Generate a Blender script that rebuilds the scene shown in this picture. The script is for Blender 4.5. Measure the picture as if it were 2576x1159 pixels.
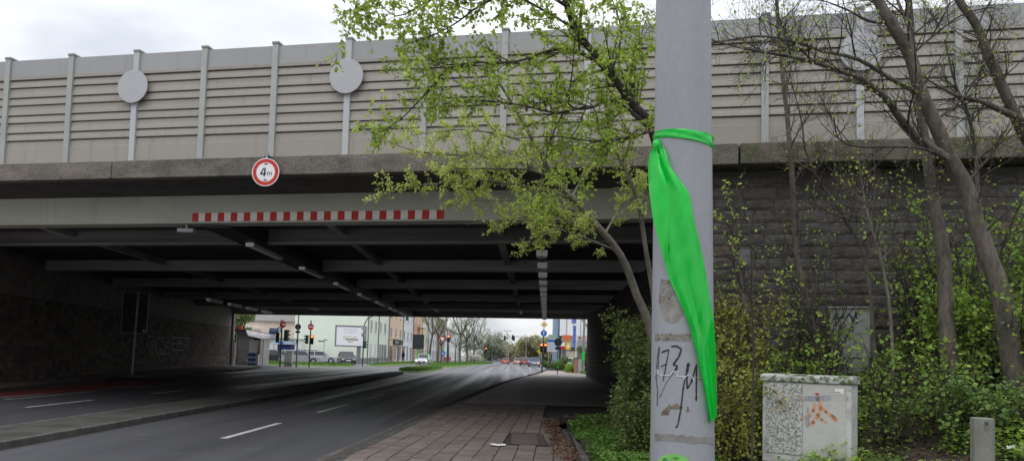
import bpy, math, random
import numpy as np
from mathutils import Vector, Matrix, noise as mnoise
for o in list(bpy.data.objects): bpy.data.objects.remove(o)
SC = bpy.context.scene
COL = SC.collection
PI = math.pi
rad = math.radians
# ------------------------------------------------------------------ camera
EYE = 1.65; FPX = 1811.0; CX = 1287.5; PITCH = rad(3.36); ROLL = math.atan(.03)
PPY = 892 - FPX * math.tan(PITCH) / math.cos(ROLL)
cF = Vector((0, math.cos(PITCH), math.sin(PITCH))); _u = Vector((0, -math.sin(PITCH), math.cos(PITCH))); _r = Vector((1, 0, 0))
cR = _r * math.cos(ROLL) + _u * math.sin(ROLL); cU = _u * math.cos(ROLL) - _r * math.sin(ROLL)
cam = bpy.data.cameras.new('camera'); camo = bpy.data.objects.new('camera', cam); COL.objects.link(camo)
camo.matrix_world = Matrix(((cR.x, cU.x, -cF.x, 0), (cR.y, cU.y, -cF.y, 0), (cR.z, cU.z, -cF.z, EYE), (0, 0, 0, 1)))
cam.sensor_width = 36; cam.lens = 36 * FPX / 2575; cam.shift_y = (PPY - 579.5) / 2575
cam.clip_start = .05; cam.clip_end = 3000
SC.camera = camo
SC.render.resolution_x = 1024; SC.render.resolution_y = 460
SC.render.engine = 'CYCLES'
# ------------------------------------------------------------------ sky and light
SUN_EL, SUN_AZ = 52, 200      # a veiled sun behind the camera, a little to the left
W = bpy.data.worlds.new('World'); SC.world = W; W.use_nodes = True
nt = W.node_tree; nt.nodes.clear(); N = nt.nodes.new; Lk = nt.links.new
sky = N('ShaderNodeTexSky'); sky.sky_type = 'NISHITA'; sky.sun_disc = False
sky.sun_elevation = rad(SUN_EL); sky.sun_rotation = rad(SUN_AZ)
bg1 = N('ShaderNodeBackground'); bg1.inputs[1].default_value = .1; Lk(sky.outputs[0], bg1.inputs[0])
tc = N('ShaderNodeTexCoord'); sep = N('ShaderNodeSeparateXYZ'); Lk(tc.outputs['Generated'], sep.inputs[0])
mx = N('ShaderNodeMath'); mx.operation = 'MAXIMUM'; Lk(sep.outputs[2], mx.inputs[0]); mx.inputs[1].default_value = 0
ad = N('ShaderNodeMath'); ad.operation = 'ADD'; Lk(mx.outputs[0], ad.inputs[0]); ad.inputs[1].default_value = .22
dv = N('ShaderNodeVectorMath'); dv.operation = 'DIVIDE'; Lk(tc.outputs['Generated'], dv.inputs[0])
cb = N('ShaderNodeCombineXYZ')
for i in range(3): Lk(ad.outputs[0], cb.inputs[i])
Lk(cb.outputs[0], dv.inputs[1])
ns = N('ShaderNodeTexNoise'); ns.inputs['Scale'].default_value = 2.1; ns.inputs['Detail'].default_value = 5; ns.inputs['Roughness'].default_value = .5; ns.inputs['Distortion'].default_value = .5
Lk(dv.outputs[0], ns.inputs['Vector'])
rp = N('ShaderNodeValToRGB'); Lk(ns.outputs[0], rp.inputs[0])
rp.color_ramp.elements[0].position = .30; rp.color_ramp.elements[0].color = (.68, .72, .79, 1)
rp.color_ramp.elements[1].position = .62; rp.color_ramp.elements[1].color = (1.02, 1.03, 1.06, 1)
bg2 = N('ShaderNodeBackground'); Lk(rp.outputs[0], bg2.inputs[0])
sq = N('ShaderNodeMath'); sq.operation = 'POWER'; Lk(mx.outputs[0], sq.inputs[0]); sq.inputs[1].default_value = 1.6     # an overcast sky is brighter overhead than at the horizon
cie = N('ShaderNodeMath'); cie.operation = 'MULTIPLY_ADD'; Lk(sq.outputs[0], cie.inputs[0]); cie.inputs[1].default_value = 1.55; cie.inputs[2].default_value = .97; Lk(cie.outputs[0], bg2.inputs[1])
mxs = N('ShaderNodeMixShader'); mxs.inputs[0].default_value = .86; Lk(bg1.outputs[0], mxs.inputs[1]); Lk(bg2.outputs[0], mxs.inputs[2])
ow = N('ShaderNodeOutputWorld'); Lk(mxs.outputs[0], ow.inputs[0])
sl = bpy.data.lights.new('sun', 'SUN'); sl.energy = .5; sl.angle = rad(40); sl.color = (1, .97, .92)
so = bpy.data.objects.new('sun', sl); COL.objects.link(so)
_a = rad(SUN_AZ); _d = Vector((math.sin(_a) * math.cos(rad(SUN_EL)), math.cos(_a) * math.cos(rad(SUN_EL)), math.sin(rad(SUN_EL))))
so.rotation_euler = _d.to_track_quat('Z', 'Y').to_euler(); so.location = (-10, -20, 30)
VS = SC.view_settings; VS.view_transform = 'Standard'; VS.look = 'None'; VS.gamma = 1; VS.exposure = 0; VS.use_curve_mapping = False

# ------------------------------------------------------------------ survey helpers (photograph -> place)
def ray(x, y): return cF + cR * ((x - CX) / FPX) - cU * ((y - PPY) / FPX)
CAM = Vector((0, 0, EYE))
def G(x, y, z=0.0):
    d = ray(x, y); return CAM + d * ((z - EYE) / d.z)
def AT(x, y, Y):
    d = ray(x, y); return CAM + d * (Y / d.y)
def GX(vx, Y):  # X of a thing standing on the ground at depth Y
    return AT(vx, 892 + .03 * (vx - CX) + EYE * FPX / Y, Y).x
def gz(y):
    t = min(1, max(0, (y - 95) / 95)); return -.62 * t * t * (3 - 2 * t)
# ------------------------------------------------------------------ materials
MATS = {}
def M(name, c, rough=.8, c2=None, scale=6, lo=.42, hi=.62, bump=0, bscale=60, metal=0, rnd=0, isl=False, spec=.3, fine=.1, detail=4, trans=0, emit=0, stretch=None, coat=0, alpha=None, ramp2=None):
    if name in MATS: return MATS[name]
    m = bpy.data.materials.new(name); MATS[name] = m; m.use_nodes = True
    t = m.node_tree; n = t.nodes.new; l = t.links.new
    b = t.nodes['Principled BSDF']
    c = tuple(c) + (1,); c2 = tuple(c2) + (1,) if c2 else tuple(v * .75 for v in c[:3]) + (1,)
    tc = n('ShaderNodeTexCoord'); src = tc.outputs['Object']
    if rnd and not isl:
        oi = n('ShaderNodeObjectInfo'); va = n('ShaderNodeVectorMath'); va.operation = 'MULTIPLY_ADD'; l(oi.outputs['Random'], va.inputs[0]); va.inputs[1].default_value = (37, 53, 71); l(src, va.inputs[2]); src = va.outputs[0]
    raw = src
    if stretch:
        mp = n('ShaderNodeMapping'); mp.inputs['Scale'].default_value = stretch; l(src, mp.inputs[0]); src = mp.outputs[0]
    a = n('ShaderNodeTexNoise'); a.inputs['Scale'].default_value = scale; a.inputs['Detail'].default_value = detail; a.inputs['Roughness'].default_value = .6; l(src, a.inputs['Vector'])
    mr = n('ShaderNodeMapRange'); mr.inputs[1].default_value = lo; mr.inputs[2].default_value = hi; l(a.outputs[0], mr.inputs[0])
    mixc = n('ShaderNodeMix'); mixc.data_type = 'RGBA'; mixc.inputs[6].default_value = c; mixc.inputs[7].default_value = c2; l(mr.outputs[0], mixc.inputs[0])
    out = mixc.outputs[2]
    if ramp2:   # a second stain layer: (colour, scale, lo, hi)
        a2 = n('ShaderNodeTexNoise'); a2.inputs['Scale'].default_value = ramp2[1]; a2.inputs['Detail'].default_value = 6; a2.inputs['Roughness'].default_value = .7; m3 = n('ShaderNodeMapping'); m3.inputs['Scale'].default_value = ramp2[4] if len(ramp2) > 4 else (1, 1, 1); l(raw, m3.inputs[0]); l(m3.outputs[0], a2.inputs['Vector'])
        m2 = n('ShaderNodeMapRange'); m2.inputs[1].default_value = ramp2[2]; m2.inputs[2].default_value = ramp2[3]; l(a2.outputs[0], m2.inputs[0])
        x2 = n('ShaderNodeMix'); x2.data_type = 'RGBA'; x2.inputs[7].default_value = tuple(ramp2[0]) + (1,); l(m2.outputs[0], x2.inputs[0]); l(out, x2.inputs[6]); out = x2.outputs[2]
    val = None
    if fine:
        f = n('ShaderNodeTexNoise'); f.inputs['Scale'].default_value = bscale; f.inputs['Detail'].default_value = 3; l(src, f.inputs['Vector'])
        fr = n('ShaderNodeMapRange'); fr.inputs[1].default_value = .3; fr.inputs[2].default_value = .7; fr.inputs[3].default_value = 1 - fine; fr.inputs[4].default_value = 1 + fine; l(f.outputs[0], fr.inputs[0]); val = fr.outputs[0]
    if rnd:
        if isl: g = n('ShaderNodeNewGeometry'); ro = g.outputs['Random Per Island']
        else: g = n('ShaderNodeObjectInfo'); ro = g.outputs['Random']
        rr = n('ShaderNodeMapRange'); rr.inputs[3].default_value = 1 - rnd; rr.inputs[4].default_value = 1 + rnd; l(ro, rr.inputs[0])
        if val is not None:
            mu = n('ShaderNodeMath'); mu.operation = 'MULTIPLY'; l(val, mu.inputs[0]); l(rr.outputs[0], mu.inputs[1]); val = mu.outputs[0]
        else: val = rr.outputs[0]
    if val is not None:
        h = n('ShaderNodeHueSaturation'); l(val, h.inputs['Value']); l(out, h.inputs['Color']); out = h.outputs[0]
    l(out, b.inputs['Base Color'])
    b.inputs['Roughness'].default_value = rough; b.inputs['Metallic'].default_value = metal
    b.inputs['Specular IOR Level'].default_value = spec
    if coat: b.inputs['Coat Weight'].default_value = coat; b.inputs['Coat Roughness'].default_value = .1
    if bump:
        bn = n('ShaderNodeTexNoise'); bn.inputs['Scale'].default_value = bscale * .6; bn.inputs['Detail'].default_value = 6; l(src, bn.inputs['Vector'])
        bp = n('ShaderNodeBump'); bp.inputs['Strength'].default_value = min(1, bump); bp.inputs['Distance'].default_value = .02; l(bn.outputs[0], bp.inputs['Height']); l(bp.outputs[0], b.inputs['Normal'])
    if emit:
        b.inputs['Emission Color'].default_value = c; b.inputs['Emission Strength'].default_value = emit
    if trans:
        tr = n('ShaderNodeBsdfTranslucent'); l(out, tr.inputs[0]); ms = n('ShaderNodeMixShader'); ms.inputs[0].default_value = trans
        l(b.outputs[0], ms.inputs[1]); l(tr.outputs[0], ms.inputs[2]); l(ms.outputs[0], t.nodes['Material Output'].inputs[0])
    return m
def stone_mat(name, isl, base, warm, rnd=.35):
    m = M(name, base, .92, tuple(v * .6 for v in base), scale=3, bump=.9, bscale=22, rnd=rnd, isl=isl, fine=.25)
    t = m.node_tree; n = t.nodes.new; l = t.links.new; b = t.nodes['Principled BSDF']
    src = b.inputs['Base Color'].links[0].from_socket
    g = n('ShaderNodeNewGeometry') if isl else n('ShaderNodeObjectInfo'); ro = g.outputs['Random Per Island' if isl else 'Random']
    w = n('ShaderNodeTexWhiteNoise'); w.noise_dimensions = '1D'; l(ro, w.inputs['W'])
    mr = n('ShaderNodeMapRange'); mr.inputs[1].default_value = .84; mr.inputs[2].default_value = .96; mr.inputs[4].default_value = .75; l(w.outputs['Value'], mr.inputs[0])
    mi = n('ShaderNodeMix'); mi.data_type = 'RGBA'; mi.inputs[7].default_value = tuple(warm) + (1,); l(mr.outputs[0], mi.inputs[0]); l(src, mi.inputs[6]); l(mi.outputs[2], b.inputs['Base Color'])
    return m
asphalt = M('asphalt', (.088, .088, .095), .62, (.066, .066, .072), scale=.5, lo=.35, hi=.7, bump=.35, bscale=130, fine=.22, spec=.45, stretch=(1, .25, 1), ramp2=((.115, .115, .122), 1.3, .58, .75))
def streak_gloss(m, lo, hi, sc):
    t = m.node_tree; n = t.nodes.new; tc = n('ShaderNodeTexCoord'); mp = n('ShaderNodeMapping'); mp.inputs['Scale'].default_value = sc; t.links.new(tc.outputs['Object'], mp.inputs[0])
    a = n('ShaderNodeTexNoise'); a.inputs['Scale'].default_value = 1; a.inputs['Detail'].default_value = 4; t.links.new(mp.outputs[0], a.inputs['Vector']); r = n('ShaderNodeMapRange'); r.inputs[1].default_value = .38; r.inputs[2].default_value = .62; r.inputs[3].default_value = lo; r.inputs[4].default_value = hi
    t.links.new(a.outputs[0], r.inputs[0]); t.links.new(r.outputs[0], t.nodes['Principled BSDF'].inputs['Roughness'])
streak_gloss(asphalt, .36, .60, (1.1, .014, 1))
asphalt_far = M('asphalt_far', (.24, .24, .25), .7, (.19, .19, .2), scale=.25, bump=.2, bscale=60, fine=.15)
marking = M('road_paint', (.58, .58, .56), .7, (.30, .30, .30), scale=14, bump=.2, fine=.12)
red_paint = M('red_lane_paint', (.26, .055, .05), .8, (.17, .05, .045), scale=3)
slab_m = M('paving_slab', (.185, .152, .134), .75, (.145, .119, .106), scale=3, bump=.5, bscale=70, rnd=.15, fine=.2)
slab_mi = M('paving_slab_mass', (.185, .152, .134), .75, (.145, .119, .106), scale=3, bump=.5, bscale=70, rnd=.15, isl=True, fine=.2)
cobble_m = M('cobble', (.10, .095, .09), .85, (.07, .066, .062), scale=5, rnd=.3, isl=True, bump=.6)
joint_m = M('joint_dirt', (.085, .074, .066), .95, (.06, .053, .047), scale=10, bump=.6)
walk_m = M('brick_walk', (.34, .275, .245), .6, (.27, .215, .19), scale=1.2, bump=.25, bscale=30, fine=.2, spec=.5)
kerb_m = M('kerb_concrete', (.115, .112, .102), .88, (.075, .074, .068), scale=4, bump=.5, bscale=60, rnd=.14, fine=.15)
median_m = M('median_pavement', (.075, .074, .065), .92, (.047, .048, .041), scale=1.2, bump=.6, bscale=40, fine=.2, ramp2=((.07, .085, .04), 2.2, .58, .72))
soil_m = M('soil', (.055, .042, .03), .97, (.03, .024, .018), scale=5, bump=1, bscale=25, fine=.3)
grass_soil = M('grass_soil', (.06, .085, .03), .97, (.045, .05, .025), scale=3, bump=1, bscale=30, fine=.25)
lawn_m = M('lawn', (.15, .23, .055), .9, (.10, .17, .04), scale=2, bump=1, bscale=40, fine=.3)
girder_m = M('girder_paint', (.50, .515, .43), .6, (.43, .445, .37), scale=.8, lo=.35, hi=.7, bump=.05, fine=.04, stretch=(1, 1, 2), ramp2=((.28, .285, .235), 1.6, .55, .85, (1.6, 1, .35)))
under_m = M('under_bridge_paint', (.44, .455, .43), .7, (.31, .32, .30), scale=.7, bump=.1, fine=.12, stretch=(.25, 1, 3), ramp2=((.25, .24, .21), 1.2, .55, .8, (1.2, 1, .5)))
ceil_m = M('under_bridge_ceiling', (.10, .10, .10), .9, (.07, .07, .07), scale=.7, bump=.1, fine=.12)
conc_m = M('parapet_concrete', (.20, .175, .15), .93, (.115, .105, .088), scale=1.6, lo=.35, hi=.65, bump=.9, bscale=45, fine=.3, stretch=(.6, 1, 1.5), ramp2=((.07, .072, .055), 2.2, .55, .72))
conc_moss = M('parapet_mossy', (.15, .13, .105), .95, (.085, .085, .055), scale=2.2, bump=.9, bscale=40, fine=.3, ramp2=((.06, .075, .028), 2.8, .5, .66))
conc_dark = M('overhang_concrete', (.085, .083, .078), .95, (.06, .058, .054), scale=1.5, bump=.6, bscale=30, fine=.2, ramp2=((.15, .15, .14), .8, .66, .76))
bar_m = M('barrier_panel', (.325, .300, .262), .55, (.30, .278, .243), scale=.9, lo=.3, hi=.7, bump=.03, fine=.03, rnd=.035, stretch=(1, 1, 3), ramp2=((.235, .215, .185), 2.2, .54, .80, (2.2, 1, .25)))
bar_top_m = M('barrier_top_panel', (.33, .33, .33), .5, (.31, .31, .308), scale=.7, bump=.02, fine=.02, rnd=.03, ramp2=((.265, .262, .25), 2.2, .54, .82, (2.5, 1, .3)))
post_m = M('barrier_post', (.38, .39, .37), .5, (.34, .35, .33), scale=1.5, bump=.02, fine=.03, rnd=.04, ramp2=((.29, .295, .28), 2.5, .55, .85, (3, 1, .3)))
disc_m = M('disc_metal', (.43, .435, .45), .45, (.41, .415, .43), scale=2, fine=.02)
galv = M('galvanised', (.36, .37, .38), .5, (.29, .30, .31), scale=9, metal=.2, fine=.06)
dark_steel = M('dark_steel', (.05, .052, .055), .6, scale=8)
white_p = M('white_paint', (.78, .78, .76), .5, (.70, .70, .68), scale=5, fine=.03)
sign_w = M('sign_white', (.80, .80, .80), .4, (.76, .76, .76), scale=5, fine=.01)
sign_r = M('sign_red', (.55, .035, .03), .4, (.50, .03, .028), scale=5, fine=.02)
sign_b = M('sign_blue', (.03, .13, .46), .4, (.025, .11, .40), scale=5, fine=.02)
sign_k = M('sign_black', (.02, .02, .022), .5, scale=5)
sign_grey = M('sign_back', (.33, .35, .35), .55, (.28, .30, .30), scale=6, metal=.2, fine=.04)
sign_dark = M('sign_back_dark', (.045, .05, .055), .6, (.035, .038, .042), scale=4)
sign_y = M('sign_yellow', (.75, .50, .02), .45, scale=5, fine=.02)
stripe_r = M('stripe_red', (.58, .04, .035), .6, (.48, .04, .035), scale=7, fine=.08)
stripe_w = M('stripe_white', (.88, .85, .79), .6, (.76, .72, .66), scale=7, fine=.06)
pole_m = M('mast_paint', (.315, .325, .35), .5, (.29, .30, .32), scale=3, bump=.12, bscale=90, fine=.04, stretch=(1, 1, .3), ramp2=((.24, .235, .22), 5, .64, .8))
green_pole = M('green_pole', (.025, .075, .055), .5, scale=6)
bark = M('bark', (.135, .115, .095), .95, (.075, .065, .056), scale=7, bump=1, bscale=24, fine=.25, stretch=(1, 1, .35), ramp2=((.13, .15, .075), 2.5, .58, .75))
bark_d = M('bark_dark', (.075, .062, .055), .95, (.045, .038, .034), scale=8, bump=1, bscale=26, fine=.2, stretch=(1, 1, .4))
bark_p = M('bark_pale', (.19, .17, .14), .95, (.12, .108, .09), scale=7, bump=.9, bscale=26, fine=.2, stretch=(1, 1, .35))
def leafm(name, c, c2, tr=.35): return M(name, c, .55, c2, scale=2.5, rnd=.35, isl=True, fine=0, trans=tr, spec=.35)
leaf_y = leafm('young_leaf', (.44, .56, .10), (.30, .42, .065), .5)
leaf_e = leafm('elm_fruit', (.58, .65, .20), (.45, .54, .13), .5)
leaf_h = leafm('hedge_leaf', (.18, .24, .06), (.115, .17, .04), .35)
leaf_i = leafm('ground_leaf', (.17, .28, .06), (.11, .19, .045), .3)
leaf_l = leafm('lime_leaf', (.34, .50, .085), (.23, .37, .055), .45)
leaf_ol = leafm('olive_leaf', (.36, .37, .07), (.25, .27, .055), .4)
leaf_dead = leafm('dead_leaf', (.17, .085, .045), (.09, .05, .03), .1)
leaf_far = leafm('far_leaf', (.30, .33, .12), (.23, .25, .10), .4)
grass_b = leafm('grass_blade', (.13, .24, .045), (.085, .17, .03), .25)
glass_d = M('dark_glass', (.03, .036, .042), .08, (.025, .03, .035), spec=.6, fine=0)
glass_h = M('house_glass', (.20, .22, .24), .12, (.15, .165, .18), spec=.6, fine=0)
tyre = M('tyre', (.02, .02, .021), .85, fine=.05)
rim_m = M('rim', (.5, .5, .52), .35, metal=.6, fine=0)
stone_r = stone_mat('wall_stone', False, (.10, .091, .083), (.115, .082, .062), .18)
stone_ri = stone_mat('wall_stone_mass', True, (.10, .091, .083), (.115, .082, .062), .18)
stone_l = stone_mat('abutment_stone', False, (.19, .165, .145), (.21, .15, .115))
stone_li = stone_mat('abutment_stone_mass', True, (.19, .165, .145), (.21, .15, .115))
mortar = M('mortar', (.085, .078, .07), .97, scale=9, bump=.5)
mortar_l = M('mortar_pale', (.10, .09, .08), .97, scale=9, bump=.5)
# ------------------------------------------------------------------ mesh helpers
class MB:
    def __init__(s): s.v = []; s.f = []
    def add(s, vs, fs):
        k = len(s.v); s.v += [tuple(v) for v in vs]; s.f += [tuple(i + k for i in f) for f in fs]; return s
    def box(s, x0, x1, y0, y1, z0, z1):
        return s.add([(x0, y0, z0), (x1, y0, z0), (x1, y1, z0), (x0, y1, z0), (x0, y0, z1), (x1, y0, z1), (x1, y1, z1), (x0, y1, z1)],
                     [(0, 3, 2, 1), (4, 5, 6, 7), (0, 1, 5, 4), (1, 2, 6, 5), (2, 3, 7, 6), (3, 0, 4, 7)])
    def hexa(s, lo, hi):  # two quads, bottom and top, same winding
        return s.add(list(lo) + list(hi), [(0, 3, 2, 1), (4, 5, 6, 7), (0, 1, 5, 4), (1, 2, 6, 5), (2, 3, 7, 6), (3, 0, 4, 7)])
    def prism(s, poly, axis, a, b):  # poly of 2D points in the plane normal to axis
        n = len(poly)
        def P(p, t): return {'x': (t, p[0], p[1]), 'y': (p[0], t, p[1]), 'z': (p[0], p[1], t)}[axis]
        return s.add([P(p, a) for p in poly] + [P(p, b) for p in poly], [tuple(range(n))[::-1], tuple(range(n, 2 * n))] + [(i, (i + 1) % n, n + (i + 1) % n, n + i) for i in range(n)])
    def tube(s, pts, rs, n=6, cap=True):
        pts = [Vector(p) for p in pts]; k = len(s.v); m = len(pts)
        ref = Vector((.3, .9, .2)).normalized()
        for i, p in enumerate(pts):
            t = (pts[min(i + 1, m - 1)] - pts[max(i - 1, 0)])
            t = t.normalized() if t.length > 1e-9 else Vector((0, 0, 1))
            a = t.cross(ref)
            if a.length < .05: a = t.cross(Vector((1, 0, 0)))
            a.normalize(); b = t.cross(a); r = rs[i] if hasattr(rs, '__len__') else rs
            for j in range(n):
                an = 2 * PI * j / n; q = p + (a * math.cos(an) + b * math.sin(an)) * r; s.v.append((q.x, q.y, q.z))
        for i in range(m - 1):
            for j in range(n):
                s.f.append((k + i * n + j, k + i * n + (j + 1) % n, k + (i + 1) * n + (j + 1) % n, k + (i + 1) * n + j))
        if cap: s.f.append(tuple(k + j for j in range(n))[::-1]); s.f.append(tuple(k + (m - 1) * n + j for j in range(n)))
        return s
    def cyl(s, p0, p1, r0, r1=None, n=16): return s.tube([p0, p1], [r0, r0 if r1 is None else r1], n)
    def disc(s, c, r, th, n=28, axis='y', inner=0):  # a disc or ring facing -axis, thickness th
        c = Vector(c)
        def P(a, rr, t):
            ca, sa = math.cos(a) * rr, math.sin(a) * rr
            return {'y': (c.x + ca, c.y + t, c.z + sa), 'x': (c.x + t, c.y + ca, c.z + sa), 'z': (c.x + ca, c.y + sa, c.z + t)}[axis]
        A = [2 * PI * i / n for i in range(n)]
        if not inner:
            return s.add([P(a, r, 0) for a in A] + [P(a, r, th) for a in A], [tuple(range(n)), tuple(range(n, 2 * n))[::-1]] + [(i, n + i, n + (i + 1) % n, (i + 1) % n) for i in range(n)])
        vs = [P(a, r, 0) for a in A] + [P(a, inner, 0) for a in A] + [P(a, r, th) for a in A] + [P(a, inner, th) for a in A]; fs = []
        for i in range(n):
            j = (i + 1) % n
            fs += [(i, j, n + j, n + i), (2 * n + i, 3 * n + i, 3 * n + j, 2 * n + j), (i, 2 * n + i, 2 * n + j, j), (n + i, n + j, 3 * n + j, 3 * n + i)]
        return s.add(vs, fs)
    def sheet(s, rows):  # grid of points
        m = len(rows[0]); k = len(s.v)
        for r in rows: s.v += [tuple(p) for p in r]
        for i in range(len(rows) - 1):
            for j in range(m - 1): s.f.append((k + i * m + j, k + i * m + j + 1, k + (i + 1) * m + j + 1, k + (i + 1) * m + j))
        return s
    def mesh(s, name):
        me = bpy.data.meshes.new(name); me.from_pydata(s.v, [], s.f); me.update(); return me
    def build(s, name, mat, parent=None, smooth=False, bevel=0, origin=None, loc=None, rotz=0, segs=2):
        if origin is not None: s.v = [(v[0] - origin[0], v[1] - origin[1], v[2] - origin[2]) for v in s.v]
        return obj(name, s.mesh(name), mat, parent, smooth, bevel, loc, rotz, segs)
def obj(name, me, mat, parent=None, smooth=False, bevel=0, loc=None, rotz=0, segs=2):
    o = bpy.data.objects.new(name, me); COL.objects.link(o)
    if mat and not me.materials: me.materials.append(mat)
    if smooth: me.polygons.foreach_set('use_smooth', [True] * len(me.polygons))
    if loc is not None: o.location = loc
    o.rotation_euler = (0, 0, rotz)
    if parent: o.parent = parent
    if bevel:
        b = o.modifiers.new('bevel', 'BEVEL'); b.width = bevel; b.segments = segs; b.limit_method = 'ANGLE'; b.angle_limit = rad(35)
    return o
def tag(o, label, cat, group=None):
    o['label'] = label; o['category'] = cat
    if group: o['group'] = group
    return o
def thing(name, label, cat, loc=(0, 0, 0), rotz=0, group=None):
    o = bpy.data.objects.new(name, None); COL.objects.link(o); o.location = loc; o.rotation_euler = (0, 0, rotz); o.empty_display_size = .2
    return tag(o, label, cat, group)
def struct(o, kind='structure'): o['kind'] = kind; return o
def stuff(o): o['kind'] = 'stuff'; return o
def text(name, body, size, mat, parent, loc, rot=(PI / 2, 0, 0), depth=.004, sx=1, shear=0, bold=0):
    cu = bpy.data.curves.new(name, 'FONT'); cu.body = body; cu.size = size; cu.align_x = 'CENTER'; cu.align_y = 'CENTER'; cu.extrude = depth; cu.offset = bold; cu.shear = shear; cu.resolution_u = 3
    t = bpy.data.objects.new(name, cu); COL.objects.link(t)
    bpy.context.view_layer.update()
    me = bpy.data.meshes.new_from_object(t.evaluated_get(bpy.context.evaluated_depsgraph_get()))
    bpy.data.objects.remove(t); me.materials.clear()
    o = obj(name, me, mat, parent, loc=loc); o.rotation_euler = rot; o.scale = (sx, 1, 1)
    return o
def leaf_mesh(name, P, D, Nn, L, Wd, mat, parent=None, fold=.25):
    """one folded leaf (base, side, tip, side) for each row of P"""
    n = len(P)
    D = D / np.linalg.norm(D, axis=1)[:, None]; S = np.cross(D, Nn); S /= np.maximum(np.linalg.norm(S, axis=1)[:, None], 1e-6); Nn = np.cross(S, D)
    L = L[:, None]; Wd = Wd[:, None]
    V = np.empty((n, 4, 3), np.float32)
    V[:, 0] = P; V[:, 1] = P + D * L * .48 + S * Wd + Nn * Wd * fold; V[:, 2] = P + D * L; V[:, 3] = P + D * L * .48 - S * Wd + Nn * Wd * fold
    me = bpy.data.meshes.new(name); me.vertices.add(n * 4); me.vertices.foreach_set('co', V.ravel())
    me.loops.add(n * 6); me.polygons.add(n * 2)
    b = np.arange(n)[:, None] * 4
    me.loops.foreach_set('vertex_index', (b + np.array([[0, 1, 2, 0, 2, 3]])).ravel().astype(np.int32))
    me.polygons.foreach_set('loop_start', np.arange(0, n * 6, 3, dtype=np.int32))
    me.update(calc_edges=True); me.validate()
    return obj(name, me, mat, parent)
# ================================================================== the ground, the roads and the pavements
def interp(tab, y):
    if y <= tab[0][0]: return tab[0][1]
    for (a, b), (c, d) in zip(tab, tab[1:]):
        if y <= c: return b + (d - b) * (y - a) / (c - a)
    return tab[-1][1]
RE_T = [(-25, -3.0), (10.7, -2.80), (16, -2.46), (21.7, -2.1), (31.5, -1.41), (42.5, -.5), (52, .55), (62, 1.95), (75, 3.25), (90, 4.3), (110, 5.2), (150, 6.0), (300, 8.0)]
LE_T = [(-25, -14.9), (15, -15.5), (23, -16.1), (28, -17), (35, -18.3), (50, -18.6), (58, -20), (61, -24), (63.5, -45), (77, -45), (80, -13.6), (300, -12.5)]
def RE(y): return interp(RE_T, y)
def LE(y): return interp(LE_T, y)
YS = [-25 + 2.5 * i for i in range(55)] + [115 + 10 * i for i in range(20)]
mb = MB(); rows = []
for y in [-60, -25] + list(range(0, 300, 12)) + [350, 500, 900]: rows.append([(x, y, gz(y) - .05) for x in (-500, -120, -60, -20, 0, 20, 60, 120, 500)])
struct(mb.sheet(rows).build('ground', asphalt_far))
mb = MB(); mb.sheet([[(LE(y) + (RE(y) - LE(y)) * t / 6, y, gz(y)) for t in range(7)] for y in YS]); struct(mb.build('road', asphalt))
# painted lane marks, each stroke its own mark on the road
road = bpy.data.objects['road']
def mark(x0, y0, x1, y1, w, mat=marking, name='lane_mark'):
    n = max(2, int(abs(y1 - y0) / 3) + 1); d = Vector((x1 - x0, y1 - y0, 0)).normalized(); s = Vector((d.y, -d.x, 0)) * w / 2
    rows = []
    for i in range(n):
        t = i / (n - 1); p = Vector((x0 + (x1 - x0) * t, y0 + (y1 - y0) * t, 0)); p.z = gz(p.y) + .004; rows.append([p - s, p + s])
    return MB().sheet(rows).build(name, mat, road)
for k in range(9):
    y = 7.2 + 5.85 * k; xx = -5.25 + .022 * (y - 7); mark(xx, y, xx + .07, y + 2.95, .13)
for k in range(7):
    y = 11.8 + 6.1 * k; mark(-11.92, y, -11.95, y + 2.9, .13)
for k in range(5): mark(-13.9 - .02 * k, 13 + 7 * k, -14.0 - .02 * k, 17.5 + 7 * k, .11)
struct(MB().sheet([[(LE(y) + .12, y, .0045), (-14.35 if y < 26 else -14.35 - (y - 26) * .12, y, .0045)] for y in (0, 8, 15, 19, 23, 26, 28, 32)]).build('cycle_lane', red_paint))
for k in range(5): mark(-14.40, 14.5 + 5.5 * k, -14.43 - .1 * (k > 1), 17 + 5.5 * k, .10, name='cycle_lane_mark').location.z = .006
for a in ((-6.5, 62, 6, 69), (-3.5, 71, 2.6, 71.6), (-20, 66, -12, 69), (-24, 71, -11, 74)): mark(*a, .35)
for k in range(9): mark(-.5 + .012 * k * 9, 74 + 9 * k, -.4 + .012 * k * 9, 78.5 + 9 * k, .14)
for k in range(7): mark(2.2 + .2 * k, 80 + 10 * k, 2.3 + .2 * k, 84.5 + 10 * k, .14)
for k in range(4): mark(-11.2, 82 + 12 * k, -11.2, 88 + 12 * k, .14)
# raised median between the carriageways
med = struct(MB().sheet([[(-8.88 if y < 50 else -8.88 + (y - 50) * .02, y, .118), (-8.3, y, .128), (-7.72 - (0 if y < 48 else (y - 48) * .06), y, .118)] for y in [-25 + 3 * i for i in range(28)]]).build('median', median_m))
kb = MB().box(-.06, .06, 0, .985, -.1, .125).mesh('kerbstone'); kb.materials.append(kerb_m)
def kerb(x, y, ang, parent, L=1):
    o = obj('kerbstone', kb, None, parent, loc=(x, y, random.uniform(-.004, .004)), rotz=ang, bevel=.012, segs=1); o.scale.y = L; return o
random.seed(3)
for i in range(60):
    y = -6 + i; kerb(-7.66 - (0 if y < 48 else (y - 48) * .06), y, .06 * (y >= 48), med)
    if y > 6: kerb(-8.94 + (0 if y < 50 else (y - 50) * .02), y, 0, med)
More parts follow.
